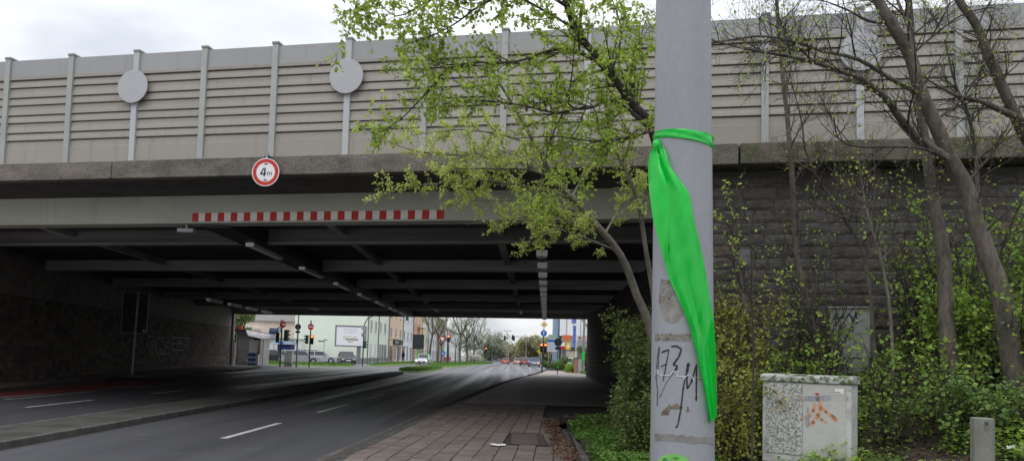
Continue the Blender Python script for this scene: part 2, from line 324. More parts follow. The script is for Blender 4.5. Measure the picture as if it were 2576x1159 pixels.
# left pavement under the bridge
lw0, lw1 = Vector((-17.5, 18.0, 0)), Vector((-24.5, 63.0, 0))
def LWX(y): return lw0.x + (lw1.x - lw0.x) * (y - lw0.y) / (lw1.y - lw0.y)
ls = struct(MB().sheet([[(min(LE(y) - .1, -15.2) if y < 60 else LE(y) - .1 if y < 61.5 else -24.5, y, .12), (LWX(y) - 3, y, .13)] for y in [-25, 0, 15, 20, 23, 26, 28, 32, 35, 42, 50, 54, 58, 59.5]]).build('pavement_left', walk_m))
for i in range(36):
    y = 14 + i * 1.25; kerb(LE(y) - .05, y, math.atan2(-(LE(y + 1) - LE(y)), 1), ls, 1.27)
struct(MB().sheet([[(-50, y, .03), (LE(60.5) + 3, y, .03)] for y in (59.5, 62, 64, 66)]).build('forecourt', M('forecourt_asphalt', (.21, .205, .20), .85, (.16, .155, .15), scale=.6, bump=.3, fine=.15)))
# right pavement: joint bed, slabs, cobbled gutter
swz = .10
YB = [-25 + 3 * i for i in range(46)]
side = struct(MB().sheet([[(RE(y) + .14, y, swz - .035), (1.15 if y < 19 else 6.6 + (y > 60) * 3, y, swz - .035)] for y in YB]).build('pavement', joint_m))
sm = []
for k in range(5):
    h = .147; b = MB(); j = [random.uniform(-.004, .004) for _ in range(8)]
    b.hexa([(-h, -h, -.06), (h, -h, -.06), (h, h, -.06), (-h, h, -.06)], [(-h + .006, -h + .006, j[0] * .5), (h - .006, -h + .006, j[1] * .5), (h - .006, h - .006, j[2] * .5), (-h + .006, h - .006, j[3] * .5)])
    m_ = b.mesh('paving_slab'); m_.materials.append(slab_m); sm.append(m_)
spots = []
for i in range(14):
    for j in range(56):
        y = 6.2 + j * .3 + (.15 if i % 2 else 0); x = RE(y) + .62 + i * .3
        if x > 1.0: continue
        if .02 < x < .68 and 12.62 < y < 14.48: continue
        spots.append((x, y))
near = sorted([s for s in spots if s[1] > 10.2], key=lambda s: s[1])
solo = set(near[:300]); mass = MB()
for x, y in spots:
    a = math.atan2(-(RE(y + 1) - RE(y)), 1); z = swz + random.uniform(-.006, .004)
    if (x, y) in solo:
        o = obj('paving_slab', random.choice(sm), None, side, loc=(x, y, z), rotz=a); o.rotation_euler = (random.uniform(-.012, .012), random.uniform(-.012, .012), a)
    else:
        h = .146; ca, sa = math.cos(a), math.sin(a); q = [(x + ca * p - sa * r, y + sa * p + ca * r) for p, r in ((-h, -h), (h, -h), (h, h), (-h, h))]
        mass.hexa([(p[0], p[1], z - .04) for p in q], [(p[0], p[1], z) for p in q])
stuff(mass.build('paving_slabs_far', slab_mi, side))
struct(MB().sheet([[(RE(y) + .50, y, swz - .002), ((1.2 if y < 19 else 6.6) + (y > 60) * 3, y, swz - .002)] for y in [22.9 + 2 * i for i in range(28)]]).build('pavement_far', walk_m))
struct(MB().sheet([[(p, y, swz + .004), (6.9 if y < 59 else 12, y, swz + .004)] for p, y in ((.55, 24), (.5, 32.6), (.75, 39), (1.15, 45), (2.0, 52), (3.2, 59.8), (5.4, 70), (7.0, 82))]).build('footpath', M('path_brick', (.27, .228, .205), .65, (.21, .178, .16), scale=1, spec=.5, bump=.3, bscale=20, fine=.25)))
cob = MB(); random.seed(5)
for j in range(250):
    y = 7 + j * .112
    for r in range(3):
        if y > 27 and r == 1: continue
        x = RE(y) + .20 + r * .11; z = .055 + r * .018 + random.uniform(-.005, .005); h = .047
        cob.hexa([(x - h, y - h, z - .04), (x + h, y - h, z - .04), (x + h, y + h, z - .04), (x - h, y + h, z - .04)], [(x - h * .8, y - h * .8, z), (x + h * .8, y - h * .8, z), (x + h * .8, y + h * .8, z), (x - h * .8, y + h * .8, z)])
stuff(cob.build('gutter_cobbles', cobble_m, side))
kf = MB().box(-.07, .07, 0, .985, -.08, .05).mesh('gutter_kerbstone'); kf.materials.append(kerb_m)
for i in range(52):
    y = 6 + i; obj('kerbstone', kf, None, side, loc=(RE(y) + .07, y, random.uniform(-.003, .003)), rotz=math.atan2(-(RE(y + 1) - RE(y)), 1), bevel=.01, segs=1)
for i in range(14):
    y = 58 + i * 1.0; kerb(RE(y) + .06, y, math.atan2(-(RE(y + 1) - RE(y)), 1), side, 1.03)
# inspection cover let into the slabs
cv = thing('inspection_cover', 'rectangular steel framed cover filled with paving, let into the pavement', 'manhole cover', (.35, 13.55, swz))
MB().box(-.30, .30, -.88, .88, -.03, .002).build('filling', M('cover_fill', (.125, .10, .09), .9, (.085, .07, .063), scale=5, bump=.7, bscale=60), cv)
f = MB(); f.box(-.335, -.30, -.92, .92, -.03, .008); f.box(.30, .335, -.92, .92, -.03, .008); f.box(-.30, .30, -.92, -.88, -.03, .007); f.box(-.30, .30, .88, .92, -.03, .007)
f.build('frame', M('cover_steel', (.05, .045, .042), .7, scale=20), cv)
for x in (.20, .235, .27): MB().box(x - .008, x + .008, -.8, .8, 0, .006).build('rib', MATS['cover_steel'], cv)
# crumpled paper
pb = MB(); rs = []
random.seed(8)
for i in range(6): rs.append([(-.13 + .052 * j + random.uniform(-.01, .01), -.07 + .028 * i, .012 + random.uniform(0, .03)) for j in range(6)])
tag(pb.sheet(rs).build('paper_scrap', white_p, loc=(-.17, 12.35, swz)), 'crumpled white paper scrap lying on the brown paving slabs', 'litter').modifiers.new('t', 'SOLIDIFY').thickness = .002

# ------------------------------------------------------------------ the embankment on the right
HP = [(1.25, -5, .1), (1.25, 0, .1), (1.25, 4, .1), (1.3, 8, .1), (1.3, 11, .12), (1.4, 14, .12), (1.5, 17.5, .12), (3, 3, .14), (3, 6, .18), (3, 9, .24), (2.6, 12, .2), (2.6, 14.5, .22), (2.8, 17.5, .2), (4, 9.2, .40), (5.0, 7.7, .40), (6.2, 8, .78), (7, 9, 1.25), (5.5, 11, .95), (4, 12, .5), (4, 14, .6),
      (6.2, 13.2, 1.5), (7.2, 12, 2.0), (8.5, 12.5, 2.9), (9.5, 12, 3.3), (10, 9, 2.5), (8, 6.5, 1.4), (12, 12, 4.2), (12, 6, 2.9), (6, 3, .5), (9, 2, 1.3), (14, 10, 4.4), (6, 0, .4), (14, 2, 3), (18, 8, 4.6)]
HA = np.array(HP)
def EZ(x, y):
    w = 1 / (((HA[:, 0] - x) ** 2 + (HA[:, 1] - y) ** 2) ** 1.6 + .02)
    z = float((w * HA[:, 2]).sum() / w.sum())
    return z + .05 * mnoise.noise((x * 1.3, y * 1.3, 0)) * min(1, max(0, (x - 1.4) * 1.2))
rows = []
for i in range(68):
    y = -6 + i * .36
    rows.append([(x, y, EZ(x, y)) for x in [1.22 + .02] + [1.5 + .3 * j for j in range(48)]])
struct(MB().sheet(rows).build('embankment', soil_m, smooth=True))
emb = bpy.data.objects['embankment']
for i in range(20):   # edging stones of the planted bed
    y = -.6 + i; xb = 1.0 + max(0, y - 9) * .042
    kerb(xb + .09, y, -.042 * (y > 9), emb)
for i in range(3): kerb(1.42 + .95 * i + .95, 18.95 + .25 * i, PI / 2 + .25, emb)

# ================================================================== the bridge
ALPHA = .1819; B0 = Vector((0, 16.0, 0)); GR = .0058
bridge = thing('road_bridge', 'wide low motorway bridge with olive painted edge girder and weathered concrete parapet', 'bridge', B0)
bridge.rotation_euler = (0, -GR, -ALPHA)
MBR = Matrix.Translation(B0) @ bridge.rotation_euler.to_matrix().to_4x4(); MBI = MBR.inverted()
def Bw(u, v, w): return MBR @ Vector((u, v, w))
UL, UR = -42, 14
g = MB().box(UL, 5.5, 0, .03, 4.69, 5.345); g.build('edge_girder', girder_m, bridge)
MB().box(UL, 5.5, -.045, .42, 4.662, 4.69).build('bottom_flange', girder_m, bridge)
for u in (-12.1, -4.55, 1.2): MB().box(u - .006, u + .006, -.006, -.0005, 4.695, 5.34).build('weld_seam', girder_m, bridge)
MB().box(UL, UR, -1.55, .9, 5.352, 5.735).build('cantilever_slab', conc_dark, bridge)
random.seed(11)
us = [UL, -27.5, -18.2, -8.8, .9, 4.63]
for a, b in zip(us, us[1:]): MB().box(a + .006, b - .006, -1.79, -1.552, 5.342, 5.745).build('parapet', conc_m, bridge, bevel=.02)
o = MB().box(4.66, UR, -1.80, -.9, 5.345, 5.75).build('parapet', conc_moss, bridge, bevel=.025); o['label'] = 'dark mossy parapet block over the retaining wall'
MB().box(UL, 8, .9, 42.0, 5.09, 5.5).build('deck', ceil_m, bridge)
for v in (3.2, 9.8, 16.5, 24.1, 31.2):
    MB().box(UL, 7, v, v + .04, 4.698, 5.085).build('cross_girder', M('dark_web_paint', (.25, .26, .245), .8, (.16, .165, .155), scale=.8, fine=.15, stretch=(.2, 1, 4)) if v < 4 else under_m, bridge)  # the first web has a darker, streaked material than the others
    MB().box(UL, 7, v - .12, v + .26, 4.665, 4.696).build('girder_flange', under_m, bridge)
MB().box(UL, 9, 41.7, 42.0, 4.667, 5.70).build('far_edge_girder', under_m, bridge)
MB().box(UL, 7, 1.0, 3.0, 5.04, 5.085).build('inspection_walkway', ceil_m, bridge)
def long_beam(p0, p1, z0, z1, hw, mat, name):
    lo = []; hi = []
    for (x, y), s in ((p0, -1), (p0, 1), (p1, 1), (p1, -1)):
        lo.append(MBI @ Vector((x + s * hw, y, z0 + GR * x))); hi.append(MBI @ Vector((x + s * hw, y, z1 + GR * x)))
    return MB().hexa(lo, hi).build(name, mat, bridge)
long_beam((-4.75, 17.2), (-5.9, 57), 4.88, 5.08, .11, under_m, 'longitudinal_beam')
long_beam((-.5, 17), (.75, 57), 4.88, 5.08, .11, under_m, 'longitudinal_beam')
long_beam((-13.2, 18.5), (-16, 59), 4.88, 5.08, .11, under_m, 'longitudinal_beam')
long_beam((-7.35, 17.6), (-8.5, 60), 4.60, 5.08, .36, dark_steel, 'cable_duct_shadow')  # duct widened and blackened to take in the shadow along it
# strip lamps under the deck
LG = 'strip lamps under the bridge'
def strip_lamp(x, y, z, L, ang, label, wid=.11):
    t = thing('strip_lamp', label, 'lamp', (x, y, z), ang, LG)
    MB().box(-wid, wid, 0, L, .03, .16).build('housing', M('lamp_housing', (.75, .75, .74), .5), t)
    MB().box(-wid * .85, wid * .85, .03, L - .03, -.02, .028).build('cover', M('lamp_cover', (.85, .85, .83), .35, (.75, .75, .73)), t, bevel=.015)
    MB().box(-wid, wid, -.022, -.001, -.02, .155).build('end_cap', M('lamp_end_glow', (.85, .85, .83), .4, (.75, .75, .73), emit=.06), t)  # end cap given a faint glow to brighten it under the deck
    for q in (.15, L - .15): MB().box(-.02, .02, q - .02, q + .02, .16, 4.98 + GR * x - z).build('hanger', dark_steel, t)
for k in range(7):
    y = 20.0 + 5.55 * k; x = -7.75 - (y - 18) * .026
    strip_lamp(x + .42, y, 4.47, 2.9, .026, 'strip lamp in the diagonal row above the median, %s from the front girder' % ['first', 'second', 'third', 'fourth', 'fifth', 'sixth', 'seventh'][k])
for k in range(14):
    y = 20.4 + 2.75 * k; x = .8 + (y - 20.4) * .049
    strip_lamp(x, y, 4.50, .6, -.049, 'short strip lamp over the right pavement, number %s of the row from the front' % ['one', 'two', 'three', 'four', 'five', 'six', 'seven', 'eight', 'nine', 'ten', 'eleven', 'twelve', 'thirteen', 'fourteen'][k], .16)
for k in range(4):
    y = 43 + 4 * k; strip_lamp(-18.2 - (y - 43) * .07, y, 4.34, 2.4, .07, 'strip lamp over the left pavement near the kiosk end, %s from the front' % ['first', 'second', 'third', 'fourth'][k])
jb = thing('junction_box', 'small grey box hanging below the girder at the left end of the warning stripes', 'box', Bw(-8.2, .05, 4.46))
MB().box(-.2, .2, 0, .2, 0, .10).build('case', galv, jb, bevel=.01); MB().box(-.02, .02, .06, .1, .10, .215).build('bracket', galv, jb)
# red and white warning strip along the girder
wb = thing('warning_strip', 'red and white striped clearance board along the lower edge of the girder', 'warning board', B0); wb.rotation_euler = bridge.rotation_euler
u0, u1, ns_ = -7.98, -1.62, 37; du = (u1 - u0) / ns_
sr = [MB().box(.0015, du - .0015, -.012, -.001, 0, .205).mesh('stripe') for _ in (0, 1)]; sr[0].materials.append(stripe_r); sr[1].materials.append(stripe_w)
for i in range(ns_): obj('stripe', sr[i % 2], None, wb, loc=(u0 + du * i, -.001, 4.709))
# height limit sign
p = AT(668, 433, 15.0)
hs = thing('height_limit_sign', 'round red rimmed height limit sign reading 4m hung in front of the parapet', 'traffic sign', (p.x, p.y, p.z), -ALPHA * .6)
MB().disc((0, .004, 0), .30, .004, 48).build('plate', sign_grey, hs); MB().disc((0, -.002, 0), .30, .004, 48, inner=.283).build('white_edge', sign_w, hs)
MB().disc((0, -.003, 0), .283, .005, 48, inner=.205).build('red_ring', sign_r, hs); MB().disc((0, -.002, 0), .205, .004, 48).build('white_face', sign_w, hs)
fo = MB()
fo.prism([(-.028, .088), (.006, .088), (-.012, -.088), (-.046, -.088)], 'y', -.0045, -.003); fo.prism([(-.058, .088), (-.027, .088), (-.086, -.022), (-.117, -.022)], 'y', -.0046, -.003); fo.prism([(-.117, -.022), (.012, -.022), (.009, -.052), (-.12, -.052)], 'y', -.0047, -.003)
fo.build('height_number', sign_k, hs); text('metre_letter', 'm', .16, sign_k, hs, (.085, -.004, -.022), bold=.0, depth=.001)
for s in (1, -1): MB().prism([(-.055, .185 * s), (.055, .185 * s), (0, .145 * s)], 'y', -.005, -.003).build('arrow', M('sign_arrow', (.09, .09, .13), .5), hs)
MB().box(-.02, .02, .01, .05, -.2, .42).build('bracket', galv, hs)
b = MB().box(-.05, .05, .012, .3, .33, .36); b.build('bracket_arm', dark_steel, hs)
# noise barrier on the parapet
nb = thing('noise_barrier', 'long beige grey slatted noise barrier with upright posts along the bridge edge', 'noise barrier', B0); nb.rotation_euler = bridge.rotation_euler
PS = 1.6966; VB = -1.60; ZB = 5.752
def sh(b, m): me = b.mesh('p'); me.materials.append(m); return me
s_w = PS - .13
def slat(h, mid):
    pr = [(-.008, 0), (.056, 0), (.056, h - .026), (.020, h - .026)] + ([(.016, h * .52), (.010, h * .50)] if mid else []) + [(-.003, .045)]
    return sh(MB().prism(pr, 'x', -s_w / 2, s_w / 2), bar_m)
SH, TH = .181, .237
slat_me, slat_me2 = slat(SH, False), slat(TH, True)
back_me = sh(MB().box(-s_w / 2, s_w / 2, .057, .10, ZB, ZB + 2.46), bar_m)
base_me = sh(MB().prism([(.0, ZB), (.056, ZB), (.056, ZB + .55), (.022, ZB + .55), (.016, ZB + .41), (.004, ZB + .40)], 'x', -s_w / 2, s_w / 2), bar_m)
top_me = sh(MB().box(-s_w / 2, s_w / 2, .0, .056, ZB + 2.094, ZB + 2.49), bar_top_m)
lip_me = sh(MB().box(-s_w / 2, s_w / 2, -.018, .055, ZB + 2.022, ZB + 2.09), bar_m)
post_me = sh(MB().box(-.066, .066, -.045, .14, ZB - .003, ZB + 2.52), post_m)
post_br = sh(MB().box(-.066, .066, -.045, .14, ZB - .003, ZB + 2.52), M('barrier_post_pale', (.46, .475, .48), .5, (.43, .44, .445), scale=1.5, fine=.03))
cap_me = sh(MB().box(-.075, .09, -.06, .15, ZB + 2.523, ZB + 2.565), M('post_cap', (.30, .30, .285), .6))
for k in range(-8, 10):
    u = -3.36 + PS * k
    obj('post', post_br if k % 3 == 0 else post_me, None, nb, loc=(u, VB, 0)); obj('post_cap', cap_me, None, nb, loc=(u, VB, 0))
    c = u + PS / 2
    obj('back_panel', back_me, None, nb, loc=(c, VB, 0)); obj('base_panel', base_me, None, nb, loc=(c, VB, 0)); obj('top_panel', top_me, None, nb, loc=(c, VB, 0)); obj('top_lip', lip_me, None, nb, loc=(c, VB, 0))
    zz = ZB + .585
    for r in range(7): obj('slat', (slat_me, slat_me2)[r % 2], None, nb, loc=(c, VB, zz)); zz += (SH, TH)[r % 2]
for k, nm in ((-3, 'round grey disc on the barrier, leftmost, clear of the trees'), (0, 'round grey disc on the barrier partly behind budding twigs above the warning strip'), (6, 'round grey disc on the barrier behind bare branches right of the mast')):
    c = Bw(-3.36 + PS * k, VB - .1, 7.447)
    d = thing('barrier_disc', nm, 'round panel', c, -ALPHA, 'round discs mounted on barrier posts')
    MB().disc((0, -.02, 0), .375, .025, 48).build('plate', disc_m, d, bevel=.004)
    r = MB(); r.box(-.04, .04, .006, .05, -.3, .3); r.build('bracket', galv, d)
    for sx in (-.04, .04):
        for sz in (-.2, .2): MB().disc((sx, -.024, sz), .008, .004, 8).build('rivet', sign_grey, d)

# ------------------------------------------------------------------ stone walls
def stone_variant(seed, mat):
    random.seed(seed); n = 4; b = MB(); rows = []
    for i in range(n + 1):
        r = []
        for j in range(n + 1):
            e = (i in (0, n)) or (j in (0, n)); x = j / n; z = i / n
            r.append((x, -.012 if e else -.022 - random.uniform(0, .016), z))
        rows.append(r)
    b.sheet(rows); k = len(b.v)
    b.v += [(0, .06, 0), (1, .06, 0), (1, .06, 1), (0, .06, 1)]
    bot = [j for j in range(n + 1)]; topi = [n * (n + 1) + j for j in range(n + 1)]; le = [i * (n + 1) for i in range(n + 1)]; ri = [i * (n + 1) + n for i in range(n + 1)]
    b.f += [tuple(bot[::-1] + [k, k + 1]), tuple(topi + [k + 2, k + 3]), tuple(le + [k + 3, k]), tuple(ri[::-1] + [k + 1, k + 2])]
    me = b.mesh('stone'); me.materials.append(mat); return me, b
def stone_wall(name, label, p0, p1, z0, z1, rh, wmin, wmax, m1, m2, mm, pick, seed, depth=.8, backtop=None):
    d = (p1 - p0); L = d.length; t = thing(name, label, 'stone wall', p0, math.atan2(d.y, d.x))
    MB().box(0, L, .0, depth, z0 - .3, backtop or z1).build('wall_core', mm, t)
    V = [stone_variant(seed + k, m1) for k in range(8)]
    random.seed(seed); st = []; z = z0
    while z < z1 - .05:
        h = min(rh * random.uniform(.88, 1.12), z1 - z); x = -random.uniform(0, wmax)
        while x < L:
            w = random.uniform(wmin, wmax); a = max(x, 0); c = min(x + w, L)
            if c - a > .06: st.append((a, z, c - a, h))
            x += w
        z += h
    st.sort(key=lambda s: pick(s, L)); ms = MB()
    for q, (a, z, w, h) in enumerate(st):
        me, b = V[random.randrange(8)]
        if q < 300 and pick((a, z, w, h), L) < 1e6:
            o = obj('stone', me, None, t, loc=(a + .006, 0, z + .006)); o.scale = (w - .012, 1, h - .012)
        else: ms.add([(a + .006 + v[0] * (w - .012), v[1], z + .006 + v[2] * (h - .012)) for v in b.v], b.f)
    if ms.v: stuff(ms.build('stones_in_shade', m2, t))
    return t
wu = Bw(4.0, -1.30, 0); we = Bw(16, -1.30, 0)
stone_wall('retaining_wall', 'dark coursed stone retaining wall behind the trees right of the mast', Vector((wu.x, wu.y, 0)), Vector((we.x, we.y, 0)), 0, 5.28, .215, .36, .72, stone_r, stone_ri, mortar,
           lambda s, L: (0 if s[0] < 6.6 and s[1] > .7 else 1e7) + s[0], 100, backtop=5.36)
rw0, rw1 = Vector((6.1, 57.9, 0)), Vector((4.02, 14.75, 0))
stone_wall('abutment_wall', 'stone abutment wall in deep shade along the right pavement', rw0, rw1, 0, 4.66, .30, .35, .7, stone_r, stone_ri, mortar, lambda s, L: s[0] if s[0] < 9 else 1e7, 200, depth=3.5)
t = stone_wall('abutment_wall', 'pale grey stone abutment wall with graffiti along the left pavement to the kiosk', lw0, lw1, 0, 3.3, .275, .3, .6, stone_l, stone_li, mortar_l, lambda s, L: L - s[0], 300, depth=8, backtop=5.0)
LL = (lw1 - lw0).length
MB().box(0, LL - .2, -.03, -.001, 3.33, 5.0).build('upper_render', M('render_pale', (.27, .25, .225), .9, (.19, .175, .16), scale=2, bump=.3), t)
MB().box(LL - .02, LL + .55, -.18, .8, 0, 5.0).build('end_pillar', M('pillar_stone', (.26, .235, .21), .95, (.18, .165, .15), scale=4, bump=.8, bscale=12, fine=.2), t)
# spray paint outlines on the left wall
lwn = Vector(((lw1 - lw0).y, -(lw1 - lw0).x, 0)).normalized(); lwd = (lw1 - lw0).normalized()
def on_lw(vx, vy):
    r = ray(vx, vy); tt = (lw0 - CAM).dot(lwn) / r.dot(lwn); q = CAM + r * tt
    return ((q - lw0).dot(lwd), q.z)
def stroke(b, pts, w, off=-.075):
    for (x0, z0), (x1, z1) in zip(pts, pts[1:]):
        d = Vector((x1 - x0, z1 - z0)); n = Vector((-d.y, d.x)).normalized() * w / 2; e = d.normalized() * w * .4
        q = [(x0 - e.x - n.x, z0 - e.y - n.y), (x1 + e.x - n.x, z1 + e.y - n.y), (x1 + e.x + n.x, z1 + e.y + n.y), (x0 - e.x + n.x, z0 - e.y + n.y)]
        b.add([(p[0], off, p[1]) for p in q], [(0, 1, 2, 3)])
gw = MB()
def Zg(x, y): return on_lw((x / 2.3186) / 1.1044, (780 + y / 2.3186) / 1.1044)
for s in ([(940, 400), (950, 360), (975, 352), (990, 380), (992, 440), (975, 468), (955, 450), (940, 400)], [(960, 390), (975, 385), (978, 430), (965, 435), (960, 390)],
          [(1000, 400), (1012, 368), (1035, 368), (1048, 400), (1050, 465), (1030, 468), (1028, 440), (1015, 440), (1010, 470), (998, 465), (1000, 400)], [(1085, 390), (1060, 395), (1058, 425), (1085, 435), (1082, 465), (1055, 472)],
          [(1130, 362), (1100, 365), (1102, 440), (1135, 442)], [(1102, 402), (1130, 402)], [(1165, 362), (1140, 365), (1142, 400), (1168, 405), (1166, 445), (1140, 445)], [(1170, 365), (1206, 366)], [(1188, 366), (1190, 450)], [(1206, 366), (1204, 410), (1190, 412)]):
    stroke(gw, [Zg(*q) for q in s], .055)
gw.build('graffiti', M('graffiti_pale', (.62, .62, .60), .8, (.45, .45, .44), scale=6), t)
# ================================================================== foreground: mast, ribbon, cabinets
PX, PY = .727, 3.08
TILT = .0135
def pole_x(z): return PX + TILT * (2.1 - z)
def pole_r(z): return .1385 - .0080 * (z - .6)
mast = thing('street_mast', 'thick grey painted mast with marker scrawl and torn tape close to the camera', 'mast', (PX, PY, .1))
MB().tube([(pole_x(z + .1) - PX, 0, z) for z in (-.3, .5, 1.2, 2, 3, 5, 8)], [pole_r(z + .1) for z in (-.3, .5, 1.2, 2, 3, 5, 8)], 48).build('shaft', pole_m, mast, smooth=True)
def on_pole(vx, vy, off=.0012):
    d = ray(vx, vy); r0 = .13; qz = 2
    for _ in range(5):
        P = Vector((pole_x(qz), PY))
        ax, ay = d.x, d.y; A = ax * ax + ay * ay; Bq = -2 * (ax * P.x + ay * P.y); Cq = P.length_squared - (r0 + off) ** 2; D = Bq * Bq - 4 * A * Cq
        if D < 0: t = -Bq / (2 * A)
        else: t = (-Bq - math.sqrt(D)) / (2 * A)
        q = CAM + d * t; r0 = pole_r(q.z); qz = q.z
    rel = Vector((q.x - pole_x(qz), q.y - PY, 0)).normalized() * (r0 + off)
    return Vector((rel.x + pole_x(qz) - PX, rel.y, q.z - .1))
def ZD(x, y): return ((1800 + x / 3.0476) / 1.1044, (900 + y / 3.0476) / 1.1044)
def pole_stroke(b, pts, w, off=.0016):
    # densify, then lay a ribbon on the shaft
    P = []
    for (a, c) in zip(pts, pts[1:]):
        n = max(1, int(math.dist(a, c) / 12))
        P += [(a[0] + (c[0] - a[0]) * i / n, a[1] + (c[1] - a[1]) * i / n) for i in range(n)]
    P.append(pts[-1]); rows = []
    for i, p in enumerate(P):
        a = P[max(0, i - 1)]; c = P[min(len(P) - 1, i + 1)]; d = Vector((c[0] - a[0], c[1] - a[1])).normalized(); n = Vector((-d.y, d.x))
        ww = w * (.75 + .5 * mnoise.noise((i * .35, pts[0][0], 0))) * (.55 if i in (0, len(P) - 1) else 1) / 2
        rows.append([on_pole(*ZD(p[0] - n.x * ww, p[1] - n.y * ww), off), on_pole(*ZD(p[0] + n.x * ww, p[1] + n.y * ww), off)])
    b.sheet(rows)
gr = MB()
for pts, w in (([(92, 185), (80, 260), (72, 350), (66, 450), (78, 560), (75, 690)], 7), ([(95, 190), (88, 300), (80, 420)], 6), ([(110, 238), (175, 213)], 17), ([(175, 213), (152, 340), (125, 480)], 11), ([(103, 360), (152, 335)], 12),
               ([(192, 186), (245, 184), (281, 210), (262, 270), (212, 342)], 20), ([(212, 342), (245, 350), (240, 370), (222, 410)], 24), ([(222, 400), (150, 500), (95, 625)], 5),
               ([(343, 325), (326, 415)], 30), ([(322, 415), (300, 520), (286, 640), (274, 730), (258, 820), (246, 862), (230, 872)], 16), ([(326, 400), (330, 545), (365, 490), (412, 335)], 19), ([(410, 335), (408, 648)], 18), ([(425, 466), (442, 467)], 20), ([(268, 700), (292, 706)], 24)):
    pole_stroke(gr, pts, w)
gr.build('marker_scrawl', M('marker_black', (.022, .021, .022), .6, (.04, .04, .04), scale=30), mast)
wg = MB()
for pts in ([(60, 405), (80, 380), (88, 420), (120, 432), (185, 430), (215, 392), (250, 430), (300, 450), (345, 425), (370, 440), (395, 492)], [(62, 420), (110, 385), (115, 440)], [(225, 400), (262, 395), (240, 440), (320, 440), (300, 470)]): pole_stroke(wg, pts, 9, .0024)
wg.build('white_scrawl', M('marker_white', (.62, .63, .66), .7), mast)
def pole_patch(poly, off, name, mat):   # fan patch given by outline points
    b = MB(); n = len(poly); cxp = sum(p[0] for p in poly) / n; cyp = sum(p[1] for p in poly) / n; rows = []
    for s in (.02, .25, .5, .75, 1):
        rows.append([on_pole(*ZD(cxp + (p[0] - cxp) * s, cyp + (p[1] - cyp) * s), off) for p in poly + poly[:1]])
    return b.sheet(rows).build(name, mat, mast)
glue = M('glue_residue', (.17, .15, .115), .9, (.27, .26, .24), scale=25, lo=.4, hi=.6, bump=.6, bscale=80)
def jag(x0, x1, y0, y1, amp, n=16, sl=0):
    random.seed(int(x0 + y0)); A = [(x0 + (x1 - x0) * i / n, y0 + random.uniform(-amp, amp) + sl * i / n) for i in range(n + 1)]; Bq = [(x0 + (x1 - x0) * i / n, y1 + random.uniform(-amp, amp) + sl * i / n) for i in range(n + 1)]
    return A, Bq
for (x0, x1, y0, y1, amp, sl, nm) in ((58, 360, 78, 136, 7, 6, 'tape_residue'), (52, 590, 918, 978, 8, 45, 'tape_residue')):
    A, Bq = jag(x0, x1, y0, y1, amp, 24, sl); MB().sheet([[on_pole(*ZD(*p), .0012) for p in A], [on_pole(*ZD((p[0] + q[0]) / 2, (p[1] + q[1]) / 2), .0012) for p, q in zip(A, Bq)], [on_pole(*ZD(*p), .0012) for p in Bq]]).build(nm, glue if y0 < 500 else M('old_tape', (.25, .245, .23), .7, (.19, .18, .165), scale=14, fine=.1), mast)
pole_patch([(108, 770), (118, 735), (150, 705), (172, 690), (178, 668), (190, 690), (215, 680), (240, 668), (272, 690), (268, 715), (235, 718), (205, 710), (175, 730), (150, 745), (168, 768)], .0010, 'flaked_patch', M('flake_brown', (.13, .11, .07), .9, (.2, .17, .12), scale=30))
pole_patch([(325, 740), (330, 690), (340, 700), (350, 725), (345, 740)], .001, 'flaked_patch', MATS['flake_brown'])
def ZV(x, y): return ((x * 1.1044 - 1800) * 3.0476, (y * 1.1044 - 900) * 3.0476)
random.seed(4)
pole_patch([ZV(1690 + 33 * math.cos(a) * random.uniform(.85, 1.1), 772 + 40 * math.sin(a)) for a in [2 * PI * i / 24 for i in range(24)]], .001, 'sticker_residue', M('sticker_ghost', (.29, .285, .27), .8, (.22, .2, .17), scale=18))
pole_patch([ZV(1662, 700), ZV(1680, 705), ZV(1712, 698), ZV(1714, 735), ZV(1690, 738), ZV(1684, 765), ZV(1666, 780), ZV(1656, 760)], .0014, 'sticker_residue', glue)
pole_patch([ZV(1693 + 44 * math.cos(a), 1170 + 30 * math.sin(a)) for a in [2 * PI * i / 28 for i in range(28)]], .0016, 'green_sticker', M('sticker_green', (.23, .62, .14), .4, fine=.02))
pole_patch([ZV(1672 + 7 * math.cos(a), 1158 + 9 * math.sin(a)) for a in [2 * PI * i / 12 for i in range(12)]], .0022, 'sticker_print', M('sticker_dark', (.10, .30, .08), .5))
pole_patch([ZV(1700 + 8 * math.cos(a), 1151 + 3 * math.sin(a)) for a in [2 * PI * i / 12 for i in range(12)]], .0022, 'sticker_print', MATS['sticker_dark'])
# green plastic ribbon tied round the mast
film = M('green_film', (.004, .82, .075), .14, (.003, .70, .06), scale=3, fine=0, trans=.40, spec=.55, coat=.5, bump=.05, bscale=40)
rib = thing('green_ribbon', 'bright green plastic ribbon knotted round the mast with its long tail hanging down', 'ribbon', (PX, PY, .1))
rows = []
for i in range(6):
    t = i / 5; r = []
    for j in range(65):
        a = 2 * PI * j / 64
        zc = AT(1725, 355, PY).z - .1 + .012 * math.sin(a * 1 + .6) - .022 * math.cos(a)
        w = .024 * (.55 + .45 * abs(math.sin((a - 3.3) / 2)))
        k = pole_r(2.5) + .0045 + .0035 * mnoise.noise((a * 5, t * 4, 3)) + .002 * math.sin(t * 9 + a * 3)
        r.append((k * math.cos(a) + pole_x(2.6) - PX, k * math.sin(a), zc + (t - .5) * 2 * w))
    rows.append(r)
MB().sheet(rows).build('band', film, rib, smooth=True)
Ledge = [(1650, 366), (1636, 382), (1629, 410), (1631, 470), (1641, 545), (1660, 622), (1682, 700), (1712, 765), (1735, 820), (1756, 900), (1772, 970), (1788, 1060)]
